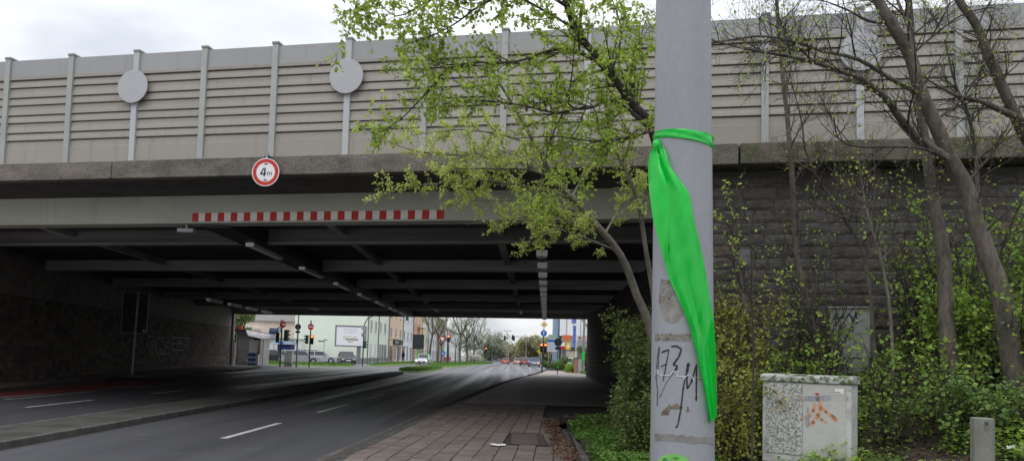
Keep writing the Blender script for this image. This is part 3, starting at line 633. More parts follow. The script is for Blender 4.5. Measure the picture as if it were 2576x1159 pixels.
Redge = [(1662, 366), (1672, 380), (1690, 428), (1733, 486), (1746, 560), (1768, 650), (1781, 722), (1793, 800), (1800, 870), (1802, 930), (1804, 1000), (1805, 1046)]
def lerp2(T, s):
    s *= len(T) - 1; i = min(int(s), len(T) - 2); f_ = s - i; return (T[i][0] + (T[i + 1][0] - T[i][0]) * f_, T[i][1] + (T[i + 1][1] - T[i][1]) * f_)
rows = []; NR = 90; NC = 22
for i in range(NR + 1):
    s = i / NR; a = lerp2(Ledge, s); c = lerp2(Redge, s); r = []
    for j in range(NC + 1):
        t = j / NC; x = a[0] + (c[0] - a[0]) * t; y = a[1] + (c[1] - a[1]) * t
        q = on_pole(x, y, .010)
        # lengthwise fold lines and crumples
        fold = .020 * abs(((t * 2.2 + .5 * s + .15) % 1) - .5) * min(1, .35 + s * 2) + .016 * abs(mnoise.noise((t * 4.5 + s * 5, s * 3.5, 1.7))) + .010 * abs(mnoise.noise((s * 16 + t * 4, t * 1.3 + s, 5.1))) + .012 * max(0, 1 - s * 6) * math.sin(t * 22)
        dcam = (CAM - Vector((PX, PY, .1)) - q); dcam.z = 0; dcam.normalize()
        q = q + dcam * (fold + .004)
        r.append(q)
    rows.append(r)
MB().sheet(rows).build('tail', film, rib, smooth=True)
rows = []   # the folded-over edge of the film, a second layer down the left side
for i in range(46):
    s = i / NR; a = lerp2(Ledge, s); c = lerp2(Redge, s); r = []
    wd = (.42 + .12 * math.sin(s * 9)) * (1 - max(0, (i - 34) / 11) ** 1.5 * .95)
    for j in range(9):
        t = j / 8 * wd; q = on_pole(a[0] + (c[0] - a[0]) * t, a[1] + (c[1] - a[1]) * t, .034)
        dcam = (CAM - Vector((PX, PY, .1)) - q); dcam.z = 0; dcam.normalize()
        r.append(q + dcam * (.014 * abs(mnoise.noise((j * .35 + s * 4, s * 7, 9.3))) - .012 * (j / 8) ** 2))
    rows.append(r)
MB().sheet(rows).build('fold', film, rib, smooth=True)
kq = on_pole(1653, 368, .012); random.seed(2)
kb_ = MB(); rows = []
for i in range(9):
    th = PI * i / 8; rows.append([kq + Vector((.020 * math.sin(th) * math.cos(2 * PI * j / 12), .02 * math.sin(th) * math.sin(2 * PI * j / 12), .030 * math.cos(th))) * (1 + .35 * mnoise.noise((i * .9, j * .9 % 10.8, 2))) for j in range(13)])
kb_.sheet(rows).build('knot', film, rib, smooth=True)
# utility cabinet
cabz = EZ(3.95, 9.3) - .02
cab = thing('utility_cabinet', 'weathered white utility cabinet with moss and orange spray marks beside the mast', 'utility cabinet', (AT(2038, 1155, 9.2).x, 9.25, AT(1930, 1152, 9.5).z - .02), rad(-37))
cw, cd, ch = .535, .36, 1.12
lich = M('cabinet_lichen', (.56, .56, .54), .7, (.20, .205, .175), scale=38, lo=.40, hi=.60, detail=10, bump=.25, bscale=60, fine=.08)
cabp = M('cabinet_paint', (.50, .495, .47), .6, (.44, .43, .40), scale=2.5, fine=.05, ramp2=((.33, .32, .29), 7, .62, .8))
cabs = M('cabinet_frame', (.56, .56, .545), .65, (.42, .42, .40), scale=5, fine=.06, ramp2=((.13, .13, .115), 26, .60, .68))
MB().box(-cw, cw, -cd / 2, cd / 2, 0, ch - .09).build('body', cabs, cab, bevel=.012)
MB().prism([(-cd / 2 - .03, ch - .09), (cd / 2 + .03, ch - .09), (cd / 2 + .03, ch - .02), (cd / 2 - .02, ch + .01), (-cd / 2 + .02, ch + .01), (-cd / 2 - .03, ch - .02)], 'x', -cw - .025, cw + .025).build('lid', M('lid_moss', (.42, .43, .40), .85, (.09, .12, .05), scale=14, lo=.44, hi=.58, detail=8, bump=.5, bscale=50), cab, bevel=.012)
MB().box(-cw + .05, -.035, -cd / 2 - .012, -cd / 2 - .001, .12, ch - .115).build('door', lich, cab, bevel=.004)
dr = MB().box(-.028, cw - .06, -cd / 2 - .012, -cd / 2 - .001, .12, ch - .115).build('door', cabp, cab, bevel=.004)
fy = -cd / 2 - .0125
h = MB().box(.02, .05, fy - .02, fy, .50, .64); h.box(.03, .04, fy - .012, fy, .64, .73); h.build('handle', galv, dr, bevel=.004)
MB().box(cw - .185, cw - .085, fy - .002, fy, ch - .20, ch - .145).build('label_plate', sign_w, dr); MB().box(cw - .185, cw - .12, fy - .003, fy - .0021, ch - .19, ch - .183).build('label_print', sign_k, dr)
og = MB(); c0 = fy - .0015
for pts, w in (([(.12, .76), (.10, .69), (.05, .62), (-.02, .585)], .035), ([(.17, .80), (.185, .72), (.155, .64), (.10, .545), (.075, .52)], .042), ([(.16, .62), (.20, .585), (.25, .555)], .036), ([(.19, .735), (.25, .685), (.32, .64), (.355, .605)], .038), ([(.345, .615), (.36, .598)], .055), ([(-.02, .83), (.0, .83)], .04)):
    stroke(og, pts, w, c0)
stuff(og.build('spray_mark', M('spray_orange', (.64, .30, .17), .8, (.54, .38, .28), scale=14), dr))
gs = MB(); stroke(gs, [(.01, .835), (.15, .84), (.28, .86)], .06, c0 - .001); gs.build('grey_smear', M('smear_grey', (.36, .365, .39), .8), dr)
MB().box(.125, .165, c0 - .003, c0 - .001, .885, .91).build('small_sticker', sign_r, dr)
od = MB()
for (x, z) in ((-.29, .86), (-.13, .86), (-.26, .71), (-.36, .67)): od.disc((x, fy - .003, z), .016, .002, 9)
od.build('spray_dots', MATS['spray_orange'], cab)
MB().box(-cw + .02, cw - .02, -cd / 2 + .02, cd / 2 - .02, -.5, -.001).build('plinth', kerb_m, cab)
# concrete marker pillar
pp = AT(2470, 1050, 7.7)
bz = EZ(pp.x, 7.7)
bo = thing('marker_pillar', 'short grey concrete pillar with chamfered corners and a small lock recess', 'pillar', (pp.x, 7.7, bz), rad(-12))
bh = pp.z - bz
MB().prism([(-.10, -.055), (-.055, -.10), (.055, -.10), (.10, -.055), (.10, .055), (.055, .10), (-.055, .10), (-.10, .055)], 'z', -.2, bh).build('shaft', M('pillar_concrete', (.235, .235, .205), .9, (.19, .19, .165), scale=4, bump=.4, bscale=90, fine=.1), bo, bevel=.008)
MB().box(-.02, .022, -.104, -.099, bh - .115, bh - .025).build('lock_plate', M('lock_metal', (.17, .17, .155), .6), bo)
MB().disc((0, -.11, bh - .05), .012, .008, 12).build('keyhole', dark_steel, bo); MB().disc((.004, -.108, bh - .09), .006, .005, 8).build('screw', galv, bo)
# tall cabinet at the wall
q = AT(2140, 935, 13.0)
tc_ = thing('tall_cabinet', 'tall grey cabinet with blue and black graffiti standing against the stone wall', 'utility cabinet', (q.x, 13.0, q.z - .02), rad(-33))
w2, d2, h2 = .33, .34, 1.16; ey = -d2 / 2
tg = M('tall_cabinet_paint', (.36, .365, .335), .7, (.29, .295, .27), scale=3, fine=.08)
MB().box(-w2, w2, ey, d2 / 2, .27, h2).build('upper_case', tg, tc_, bevel=.01); MB().box(-w2 + .02, w2 - .02, ey + .015, d2 / 2, -.3, .262).build('base_case', tg, tc_, bevel=.008)
MB().prism([(-d2 / 2 - .03, h2 + .003), (d2 / 2 + .03, h2 + .003), (d2 / 2 + .03, h2 + .05), (-d2 / 2 - .03, h2 + .03)], 'x', -w2 - .03, w2 + .03).build('lid', tg, tc_)
gb = MB()
for pts in ([(-.26, .95), (-.22, 1.08), (-.18, .95)], [(-.2, .9), (-.12, 1.05), (-.1, .9), (-.02, 1.06)], [(.0, 1.05), (.06, .92), (.1, 1.08), (.12, .9)], [(.04, 1.0), (.05, .74)]): stroke(gb, pts, .028, ey - .002)
gb.build('graffiti', M('graffiti_blue', (.03, .04, .11), .7, (.03, .09, .06), scale=8), tc_)
gd = MB()
for pts in ([(-.25, .21), (-.22, .06), (-.15, .2), (-.25, .21)], [(-.10, .2), (-.13, .2), (-.13, .08), (-.08, .06)], [(-.13, .14), (-.09, .14)], [(-.06, .2), (-.04, .05), (.02, .21)]): stroke(gd, pts, .018, ey + .012)
gd.build('graffiti_letters', sign_k, tc_)
# grey lamp box on a pole by the wall (seen right of the mast)
q = AT(1868, 660, 12.6)
lb = thing('post_with_box', 'slim dark post carrying a small grey box right of the mast', 'post', (q.x, 12.6, EZ(q.x, 12.6)))
zt = q.z - EZ(q.x, 12.6)
MB().cyl((0, 0, -.1), (0, 0, zt), .045, n=12).build('post', dark_steel, lb); MB().box(-.09, .09, -.11, .06, zt - .05, zt + .22).build('box', M('box_grey', (.16, .165, .17), .6), lb, bevel=.01)
# ================================================================== trees and shrubs
RNG = np.random.default_rng(7)
def runit():
    v = Vector((random.gauss(0, 1), random.gauss(0, 1), random.gauss(0, 1))); return v.normalized()
def sample(pts, t):
    n = len(pts) - 1; s = min(t * n, n - 1e-6); i = int(s); f_ = s - i
    return pts[i].lerp(pts[i + 1], f_), (pts[i + 1] - pts[i]).normalized()
def plen(pts): return sum((b - a).length for a, b in zip(pts, pts[1:]))
def smoothline(pts, k=3):
    out = []
    n = len(pts)
    for i in range(n - 1):
        p0, p1, p2, p3 = pts[max(i - 1, 0)], pts[i], pts[i + 1], pts[min(i + 2, n - 1)]
        for j in range(k):
            t = j / k
            out.append(.5 * ((2 * p1) + (p2 - p0) * t + (2 * p0 - 5 * p1 + 4 * p2 - p3) * t * t + (3 * p1 - p0 - 3 * p2 + p3) * t ** 3))
    out.append(pts[-1]); return out
class Plant:
    def __init__(s): s.trunk = MB(); s.br = MB(); s.lp = []; s.ld = []
    def limb(s, pts, r0, r1, dens, clen, lev, leafd, up=.15, start=.2, spread=.8, main=True, sides=8, maxlev=3, wob=0):
        if wob: pts = [pts[0]] + [p + runit() * wob for p in pts[1:]]
        pts = smoothline(pts); n = len(pts); rs = [r0 + (r1 - r0) * (i / (n - 1)) ** .8 for i in range(n)]
        (s.trunk if main else s.br).tube(pts, rs, sides, cap=False)
        s.spawn(pts, rs, dens, clen, lev, leafd, up, start, spread, maxlev)
    def spawn(s, pts, rs, dens, clen, lev, leafd, up, start, spread, maxlev):
        L = plen(pts)
        for _ in range(int(dens * L + random.random())):
            t = start + (1 - start) * random.random(); p, tg = sample(pts, t)
            ln = clen * random.uniform(.45, 1.15) * (1.15 - .45 * t)
            d = (tg * .75 + runit() * spread + Vector((0, 0, up))).normalized()
            r = min(rs[min(int(t * len(rs)), len(rs) - 1)] * .6, .004 + ln * .011)
            q = [p.copy()]; m = 5
            for k in range(m):
                d = (d + runit() * .22 + Vector((0, 0, up * .25))).normalized(); q.append(q[-1] + d * ln / m)
            rr = [max(.0016, r * (1 - .8 * k / m)) for k in range(m + 1)]
            s.br.tube(q, rr, 4 if r < .008 else 5, cap=False)
            if lev < maxlev: s.spawn(q, rr, dens * 1.7, clen * .5, lev + 1, leafd, up, .15, spread, maxlev)
            if leafd and (lev >= 2 or lev == maxlev):
                for _ in range(int(leafd * ln * random.uniform(.5, 1.5) + random.random())):
                    pp, tt = sample(q, .15 + .85 * random.random()); s.lp.append(pp); s.ld.append((tt * .5 + runit() * .8 + Vector((0, 0, -.25))).normalized())
    def finish(s, name, label, cat, base, bmat, lmat, lsize, lwid=.36, cluster=0, group=None, crown='foliage', cl_r=.03, trunk_name='trunk'):
        t = thing(name, label, cat, base, 0, group); b = Vector(base)
        if s.trunk.v: s.trunk.build(trunk_name, bmat, t, smooth=True, origin=b)
        if s.br.v: stuff(s.br.build('branches', bmat if bmat != bark else bark_d, t, smooth=True, origin=b))
        if s.lp:
            P = np.array([tuple(p - b) for p in s.lp]); D = np.array([tuple(d) for d in s.ld])
            if cluster:
                P = np.repeat(P, cluster, 0) + RNG.normal(0, cl_r, (len(P) * cluster, 3)); D = RNG.normal(0, 1, (len(P), 3))
            n = len(P); Nn = RNG.normal(0, .55, (n, 3)); Nn[:, 2] += 1
            L = lsize * RNG.uniform(.6, 1.25, n)
            stuff(leaf_mesh(crown, P, D, Nn, L, L * lwid, lmat, t))
        return t
def VP(*a): return [AT(*q) for q in a]
# --- elm with pale fruit clusters, leaning stem left of the mast
random.seed(21); T = Plant()
base = Vector((2.35, 12.6, EZ(2.35, 12.6) - .1))
m = [base] + VP((1640, 860, 12.4), (1600, 740, 12.2), (1560, 640, 12), (1483, 547, 11.7), (1437, 498, 11.5), (1398, 454, 11.4), (1350, 372, 11.2), (1305, 290, 11), (1250, 200, 10.8))
T.limb(m, .09, .018, 2.6, .6, 2, 20, start=.5, sides=12)
for L_ in (((1398, 454, 11.4), (1300, 405, 11.2), (1180, 388, 11), (1060, 378, 10.9), (965, 352, 10.8)), ((1437, 498, 11.5), (1330, 468, 11.2), (1200, 452, 11), (1090, 462, 10.8), (985, 468, 10.7)), ((1483, 547, 11.7), (1390, 515, 11.3), (1280, 500, 11.0), (1150, 505, 10.8)),
           ((1483, 550, 11.7), (1400, 540, 11.9), (1290, 548, 11.8), (1170, 566, 11.7)), ((1560, 634, 12), (1480, 605, 12.2), (1400, 580, 12.2), (1315, 610, 12.1)), ((1350, 372, 11.2), (1270, 340, 11.5), (1160, 330, 11.5), (1040, 345, 11.4)), ((1437, 498, 11.5), (1480, 420, 11.8), (1520, 340, 12)), ((1520, 590, 11.9), (1560, 520, 12.4), (1600, 470, 12.6)), ((1398, 454, 11.4), (1330, 430, 10.8), (1230, 420, 10.5), (1100, 425, 10.4)), ((1483, 547, 11.7), (1440, 560, 11.2), (1370, 530, 11), (1260, 535, 10.8))):
    T.limb(VP(*L_), .026, .004, 7.5, .5, 2, 28, up=.05, start=.1, spread=.75, main=False, sides=6, wob=.03)
T.finish('elm_tree', 'slender leaning tree hung with pale yellow green fruit clusters in front of the bridge', 'tree', base, bark_p, leaf_e, .034, .5, cluster=4, cl_r=.02, crown='fruit_clusters')
# --- second stem and leafy tree behind the mast, branches reaching left over the barrier
random.seed(22); T = Plant()
base = Vector((2.75, 12.9, EZ(2.75, 12.9) - .1))
T.limb([base] + VP((1650, 800, 12.8), (1625, 634, 12.6), (1603, 503, 12.4), (1570, 427, 12.2), (1535, 330, 12), (1510, 200, 11.8)), .06, .016, 4, .7, 2, 18, start=.4, sides=10)
T.finish('young_elm_tree', 'thin upright stem with pale buds close behind the leaning tree', 'tree', base, bark_p, leaf_e, .034, .48, cluster=3, cl_r=.018, crown='fruit_clusters')
random.seed(23); T = Plant()
base = Vector((2.55, 10.4, EZ(2.55, 10.4) - .1))
m = [base] + VP((1722, 800, 10.4), (1700, 560, 10.2), (1640, 328, 9.9), (1590, 262, 9.8), (1535, 186, 9.6), (1453, 82, 9.4), (1420, 0, 9.2), (1380, -140, 9.0))
T.limb(m, .09, .03, 4.5, .95, 2, 26, start=.45, sides=12)
for L_, r in ((((1640, 328, 9.9), (1578, 273, 9.7), (1535, 257, 9.5), (1474, 268, 9.3), (1431, 257, 9.2), (1440, 170, 9.1), (1450, 60, 9)), .036), (((1535, 186, 9.6), (1470, 140, 9.4), (1398, 126, 9.2), (1300, 150, 9), (1196, 164, 8.8), (1126, 164, 8.7), (1048, 133, 8.6)), .032), (((1196, 164, 8.8), (1126, 170, 8.75), (1065, 235, 8.7), (1006, 300, 8.7), (960, 330, 8.6)), .018),
              (((1430, 20, 9.2), (1330, -30, 9), (1212, 6, 8.8), (1152, 49, 8.7), (1097, 82, 8.6), (1020, 115, 8.5)), .024), (((1420, -60, 9.2), (1240, -90, 8.8), (1087, 0, 8.5), (1055, 22, 8.45), (1000, 44, 8.4), (950, 10, 8.3)), .020), (((1640, 328, 9.9), (1590, 350, 9.6), (1500, 360, 9.3), (1400, 340, 9.0), (1290, 345, 8.9)), .022), (((1453, 82, 9.4), (1415, 60, 9.2), (1311, 0, 8.9), (1240, -40, 8.8)), .022),
              (((1474, 268, 9.3), (1400, 280, 9.0), (1320, 260, 8.8), (1220, 250, 8.6), (1120, 260, 8.5)), .018), (((1590, 262, 9.8), (1600, 150, 9.9), (1620, 50, 10)), .025), (((1535, 186, 9.6), (1560, 90, 9.8), (1540, 0, 9.9)), .022), (((1431, 257, 9.2), (1390, 340, 9), (1370, 420, 8.9), (1350, 470, 8.9)), .014), (((910, -60, 8.4), (890, 40, 8.4), (880, 90, 8.4)), .006)):
    T.limb(VP(*L_), r, .005, 10, .62, 2, 21, up=.02, start=.12, spread=.8, main=False, sides=6, wob=.03)
T.finish('leafy_tree', 'dark branched tree with fresh lime green leaves reaching left across the noise barrier', 'tree', base, bark_d, leaf_y, .062, .38, crown='leaves')
# --- bare trees on the embankment
random.seed(31); T = Plant()
b0 = AT(2572, 1010, 9.4); base = Vector((b0.x, 9.4, EZ(b0.x, 9.4) - .1))
T.limb([base] + VP((2545, 906, 9.4), (2531, 815, 9.4), (2513, 724, 9.4), (2480, 634, 9.4), (2453, 547, 9.4), (2426, 465, 9.4), (2393, 405, 9.4), (2349, 306, 9.35), (2311, 219, 9.3), (2289, 142, 9.3), (2245, 66, 9.2), (2207, 0, 9.2), (2150, -120, 9.1)), .145, .06, 2.0, 1.1, 1, 2.4, start=.3, sides=14)
for L_, r in ((((2393, 405, 9.4), (2317, 355, 9.2), (2267, 295, 9.0), (2229, 252, 8.9), (2169, 200, 8.8), (2103, 175, 8.7), (2027, 153, 8.6), (1939, 134, 8.5), (1874, 120, 8.5), (1780, 100, 8.5)), .066), (((2311, 235, 9.3), (2245, 197, 9.1), (2158, 153, 8.9), (2070, 131, 8.8), (1983, 98, 8.7), (1901, 96, 8.7), (1780, 110, 8.6), (1680, 100, 8.6)), .034), (((2311, 219, 9.3), (2295, 142, 9.5), (2283, 71, 9.6), (2259, 0, 9.7), (2230, -100, 9.8)), .062), (((2218, 57, 9.2), (2185, 49, 9.1), (2131, 27, 9.0), (2076, 0, 9.0)), .025),
              (((2393, 405, 9.4), (2320, 375, 9), (2240, 372, 8.7), (2160, 366, 8.5), (2110, 345, 8.5), (2095, 290, 8.5)), .022), (((2349, 306, 9.3), (2420, 250, 9.6), (2480, 160, 9.8), (2530, 60, 10)), .022), (((2426, 465, 9.4), (2500, 380, 9.7), (2560, 300, 9.9)), .02), (((2289, 142, 9.3), (2350, 90, 9.5), (2420, 40, 9.6), (2500, 20, 9.7)), .018)):
    T.limb(VP(*L_), r, .007, 5.8, .92, 1, 2.0, up=.08, start=.12, spread=.75, main=r > .03, sides=8, wob=.02)
T.finish('bare_tree', 'large leaning bare tree with a long arching branch at the right edge of the embankment', 'tree', base, bark, leaf_y, .042, .36, crown='leaves')
random.seed(32); T = Plant()
b0 = AT(2398, 1075, 9.9); base = Vector((b0.x, 9.9, EZ(b0.x, 9.9) - .1))
T.limb([base] + VP((2380, 815, 10.0), (2372, 634, 10.1), (2350, 520, 10.2), (2335, 420, 10.2), (2322, 330, 10.3), (2300, 219, 10.4), (2290, 60, 10.5), (2280, -60, 10.6)), .115, .04, 2.4, .9, 1, 2.5, start=.3, sides=12)
T.finish('bare_tree', 'straight grey trunk rising between the white cabinet and the leaning bare tree', 'tree', base, bark, leaf_y, .042, .36, crown='leaves')
random.seed(33); T = Plant()
b0 = AT(2640, 560, 10.2); base = Vector((b0.x, 10.2, EZ(b0.x, 10.2) - .1))
T.limb([base] + VP((2640, 480, 10.2), (2575, 339, 10.1), (2530, 240, 10), (2486, 142, 10), (2453, 60, 10), (2404, -10, 10), (2360, -120, 10)), .10, .045, 3, .95, 1, 2.5, start=.2, sides=12)
T.limb(VP((2640, 350, 10.2), (2575, 306, 10), (2507, 273, 9.8), (2458, 252, 9.7), (2404, 240, 9.6), (2330, 200, 9.5)), .07, .012, 4, .8, 1, 2.5, sides=8)
T.finish('bare_tree', 'dark bare tree entering from the right edge above the embankment', 'tree', base, bark, leaf_y, .042, .36, crown='leaves')
for sd, pts, r0, r1, dn, lab in ((34, ((2062, 960, 12.0), (2050, 860, 12.0), (2025, 740, 12.0), (2002, 634, 12), (1991, 437, 11.9), (1983, 328, 11.9), (1972, 219, 11.8), (1961, 109, 11.8), (1953, 0, 11.7), (1945, -100, 11.6)), .06, .026, 2.2, 'thin straight young trunk against the stone wall right of the mast'),
                             (35, ((2210, 900, 11), (2190, 760, 11), (2169, 634, 11), (2125, 547, 10.9), (2070, 470, 10.8), (2027, 383, 10.7), (2016, 306, 10.6), (1994, 219, 10.5)), .036, .008, 2.6, 'crooked thin stem slanting left in front of the stone wall'),
                             (36, ((2250, 960, 10.4), (2240, 800, 10.5), (2215, 650, 10.6), (2190, 570, 10.6), (2170, 480, 10.7), (2160, 400, 10.7)), .03, .007, 2.4, 'slim bare sapling above the tall cabinet'),
                             (37, ((2470, 760, 10.8), (2460, 560, 10.9), (2453, 383, 11), (2431, 273, 11), (2404, 219, 11), (2376, 100, 11)), .045, .012, 2.2, 'slender trunk half hidden behind the large leaning bare tree'),
                             (38, ((1905, 960, 11.5), (1890, 860, 11.5), (1868, 740, 11.5), (1850, 620, 11.4), (1840, 520, 11.3)), .05, .012, 2.0, 'short dark stem among shrubs just right of the mast')):
    random.seed(sd); T = Plant(); P_ = VP(*pts); P_[0].z = EZ(P_[0].x, P_[0].y) - .1
    T.limb(P_, r0, r1, dn * 1.8, .85, 1, 1.9, start=.3, sides=9)
    T.finish('sapling', lab, 'tree', P_[0], bark if sd != 36 else bark_p, leaf_y, .04, .36, crown='leaves')
# --- shrubs
def shrub(name, label, x, y, h, wr, nst, dens, clen, leafd, lmat, lsize, seed, bm=bark_d, group=None, lwid=.4, lean=(0, 0)):
    random.seed(seed); T = Plant(); base = Vector((x, y, EZ(x, y) - .04 if x > 1.2 and y < 18 else gz(y)))
    for i in range(nst):
        a = random.uniform(0, 2 * PI); rr = wr * math.sqrt(random.random()); hh = h * random.uniform(.55, 1.05)
        e = base + Vector((math.cos(a) * rr + lean[0], math.sin(a) * rr + lean[1], hh)); s0 = base + Vector((random.uniform(-.3, .3) * wr, random.uniform(-.3, .3) * wr, 0))
        mid = s0.lerp(e, .5) + Vector((math.cos(a) * -.06, math.sin(a) * -.06, hh * .1)) + runit() * .08
        T.limb([s0, s0.lerp(mid, .5) + runit() * .04, mid, e], .006 + .007 * h, .003, dens * 2.0, clen * 1.25, 1 if dens > 6 else 2, leafd, up=.1, start=.08, spread=1.0, main=False, sides=5, maxlev=2)
    return T.finish(name, label, 'shrub', base, bm, lmat, lsize * 1.45, lwid, group=group)
SG = 'shrubs along the embankment'
shrub('dense_shrub', 'dense dark green shrub filling the bed between pavement and mast', 2.35, 12.6, 1.75, .60, 26, 7, .34, 26, leaf_h, .036, 41, group=SG)
shrub('dense_shrub', 'tangled hedge shrub under the abutment corner behind the pavement edge', 2.75, 14.4, 2.3, .75, 26, 6.5, .4, 22, leaf_h, .038, 42, group=SG)
shrub('dense_shrub', 'low bushy shrub at the foot of the mast on its left', 2.1, 10.9, 1.0, .55, 20, 8, .26, 26, leaf_h, .034, 43, group=SG)
shrub('dense_shrub', 'rounded shrub with small dull leaves behind the lower half of the mast', 2.9, 11.3, 1.6, .6, 22, 7, .34, 22, leaf_h, .036, 44, group=SG)
shrub('olive_shrub', 'loose shrub with olive yellow leaves right beside the mast', 3.35, 10.6, 2.1, .55, 16, 6, .4, 13, leaf_ol, .042, 45, group=SG)
shrub('olive_shrub', 'twiggy shrub with yellowish leaves left of the white cabinet', 3.55, 9.9, 1.35, .45, 14, 6, .35, 15, leaf_l, .042, 46, group=SG)
shrub('lime_shrub', 'tall sprawling shrub with drooping lime leaves beside the tall cabinet', 6.9, 11.0, 2.1, .8, 16, 4.5, .5, 11, leaf_l, .050, 47, group=SG)
shrub('lime_shrub', 'layered shrub with bright lime leaves between the straight and leaning trunks', 6.5, 9.9, 1.6, .7, 15, 4.5, .45, 12, leaf_l, .052, 48, group=SG)
shrub('lime_shrub', 'airy lime leaved shrub above the tall cabinet against the wall', 6.7, 11.9, 2.5, .8, 12, 4, .55, 8, leaf_l, .05, 49, group=SG)
shrub('lime_shrub', 'leafy shrub on the slope at the right edge behind the marker pillar', 6.9, 9.0, 1.5, .6, 15, 5, .4, 15, leaf_l, .048, 50, group=SG)
shrub('bramble_shrub', 'low tangled bramble on the slope right of the white cabinet', 5.0, 9.4, .8, .6, 16, 6, .3, 14, leaf_h, .045, 51, group=SG)
shrub('bramble_shrub', 'low bramble patch below the leaning bare tree', 6.3, 8.6, .8, .6, 16, 6, .3, 15, leaf_i, .05, 52, group=SG)
shrub('bramble_shrub', 'dark bramble mound high on the slope by the wall', 7.9, 11.6, 1.1, .9, 18, 6, .35, 16, leaf_h, .05, 53, group=SG)
shrub('bramble_shrub', 'pale leaved bramble in front of the wall behind the white cabinet', 4.5, 11.6, 1.3, .6, 16, 6, .35, 12, leaf_l, .042, 55, group=SG)
for k, (nm, lb, x, y, h, wr, nst, dens, cl, lf, mt, sz) in enumerate((
    ('lime_shrub', 'broad lime leaved shrub spreading right of the tall cabinet', 6.5, 10.5, 1.6, .8, 18, 5.5, .45, 11, leaf_l, .05),
    ('lime_shrub', 'lime leaved shrub filling the slope between the bare trunks', 6.8, 10.6, 1.5, .8, 18, 6.5, .4, 12, leaf_l, .05),
    ('lime_shrub', 'shrub with fresh leaves hugging the foot of the leaning bare tree', 7.2, 10.0, 1.2, .7, 16, 6.5, .35, 13, leaf_l, .048),
    ('lime_shrub', 'thin shrub with scattered young leaves at the wall left of the tall cabinet', 4.9, 12.4, 1.7, .6, 12, 5, .45, 8, leaf_l, .045),
    ('olive_shrub', 'yellowish shrub low between the mast and the white cabinet', 3.0, 9.6, 1.2, .5, 16, 6.5, .34, 13, leaf_ol, .04),
    ('olive_shrub', 'tall thin shrub with yellow buds behind the mast', 3.75, 11.4, 2.3, .6, 16, 6.5, .4, 9, leaf_ol, .04),
    ('bramble_shrub', 'leafy bramble low on the slope behind the marker pillar', 5.7, 8.9, .75, .6, 16, 6.5, .3, 14, leaf_i, .045),
    ('bramble_shrub', 'tangle of bramble at the far right below the dark bare tree', 8.2, 10.8, 1.2, .8, 18, 6.5, .35, 13, leaf_l, .05),
    ('dense_shrub', 'small leaved shrub hiding the corner of the abutment', 3.3, 13.2, 2.0, .6, 22, 7, .38, 18, leaf_h, .038))):
    shrub(nm, lb, x, y, h, wr, nst, dens, cl, lf, mt, sz, 400 + k, group=SG)
for k, (nm, lb, x, y, h, wr, nst, dens, cl, lf, mt, sz) in enumerate((
    ('lime_shrub', 'yellow green shrub directly behind the white cabinet', 4.6, 10.8, 1.5, .7, 14, 5, .45, 10, leaf_l, .046),
    ('lime_shrub', 'yellow green shrub over the right shoulder of the white cabinet', 5.2, 10.2, 1.2, .6, 14, 5, .4, 10, leaf_l, .046),
    ('lime_shrub', 'spreading shrub with pale leaves in front of the straight grey trunk', 5.7, 9.5, 1.3, .7, 14, 5, .4, 11, leaf_l, .048),
    ('lime_shrub', 'tall shrub with pale leaves right of the leaning bare tree', 7.9, 10.4, 2.0, .8, 14, 5, .45, 11, leaf_l, .05),
    ('lime_shrub', 'bright shrub high on the slope near the wall top right', 8.4, 11.4, 1.9, .9, 14, 5, .45, 11, leaf_l, .05),
    ('olive_shrub', 'yellow brown leaved shrub against the wall behind the mast', 3.7, 12.8, 2.6, .7, 14, 4.5, .5, 8, leaf_ol, .044),
    ('twiggy_thicket', 'leafless brown twiggy thicket before the middle of the wall', 5.0, 11.6, 2.4, .9, 16, 5, .5, .6, leaf_ol, .04),
    ('twiggy_thicket', 'leafless brown twiggy thicket below the leaning bare tree', 6.9, 9.6, 1.8, .8, 16, 5, .45, .8, leaf_ol, .04),
    ('twiggy_thicket', 'leafless twigs crowding the wall right of the tall cabinet', 6.9, 12.0, 2.6, .9, 16, 5, .55, .6, leaf_l, .04))):
    shrub(nm, lb, x, y, h, wr, nst, dens, cl, lf, mt, sz, 470 + k, group=SG)
for k, (lb, x, y, h, wr, nst, lf) in enumerate((('airy shrub of thin twigs and scattered leaves climbing the wall right of the mast', 3.9, 12.2, 3.2, .8, 12, 5), ('airy twiggy shrub with few leaves before the middle of the stone wall', 5.2, 12.6, 3.0, .9, 12, 5), ('tall airy twiggy shrub at the right end of the stone wall', 7.6, 11.6, 2.6, .9, 12, 6), ('thin leafy shrub high on the slope by the leaning bare tree', 7.5, 10.2, 2.2, .8, 12, 7))):
    shrub('airy_shrub', lb, x, y, h, wr, nst, 3.5, .6, lf, leaf_l, .042, 450 + k, group=SG)
random.seed(54); T = Plant()
for P_ in (((1905, 640, 8.2), (1870, 600, 8.0), (1835, 590, 7.9), (1800, 600, 7.8)), ((1880, 560, 8.2), (1850, 520, 8.1), (1810, 480, 8.0)), ((2010, 720, 9.6), (1980, 690, 9.5), (1930, 700, 9.4), (1880, 710, 9.3)), ((1890, 700, 8.4), (1860, 650, 8.3), (1820, 610, 8.2)), ((1880, 620, 8.2), (1850, 560, 8.1), (1815, 535, 8.0))): T.limb(VP(*P_), .008, .003, 6, .2, 2, 30, up=-.02, main=False, sides=5)
b_ = Vector((2.85, 8.5, EZ(2.85, 8.5) - .05)); T.limb([b_] + VP((1895, 900, 8.5), (1890, 760, 8.4), (1890, 640, 8.2), (1880, 560, 8.2), (1850, 470, 8.2)), .014, .005, 2, .25, 2, 8, main=False, start=.5)
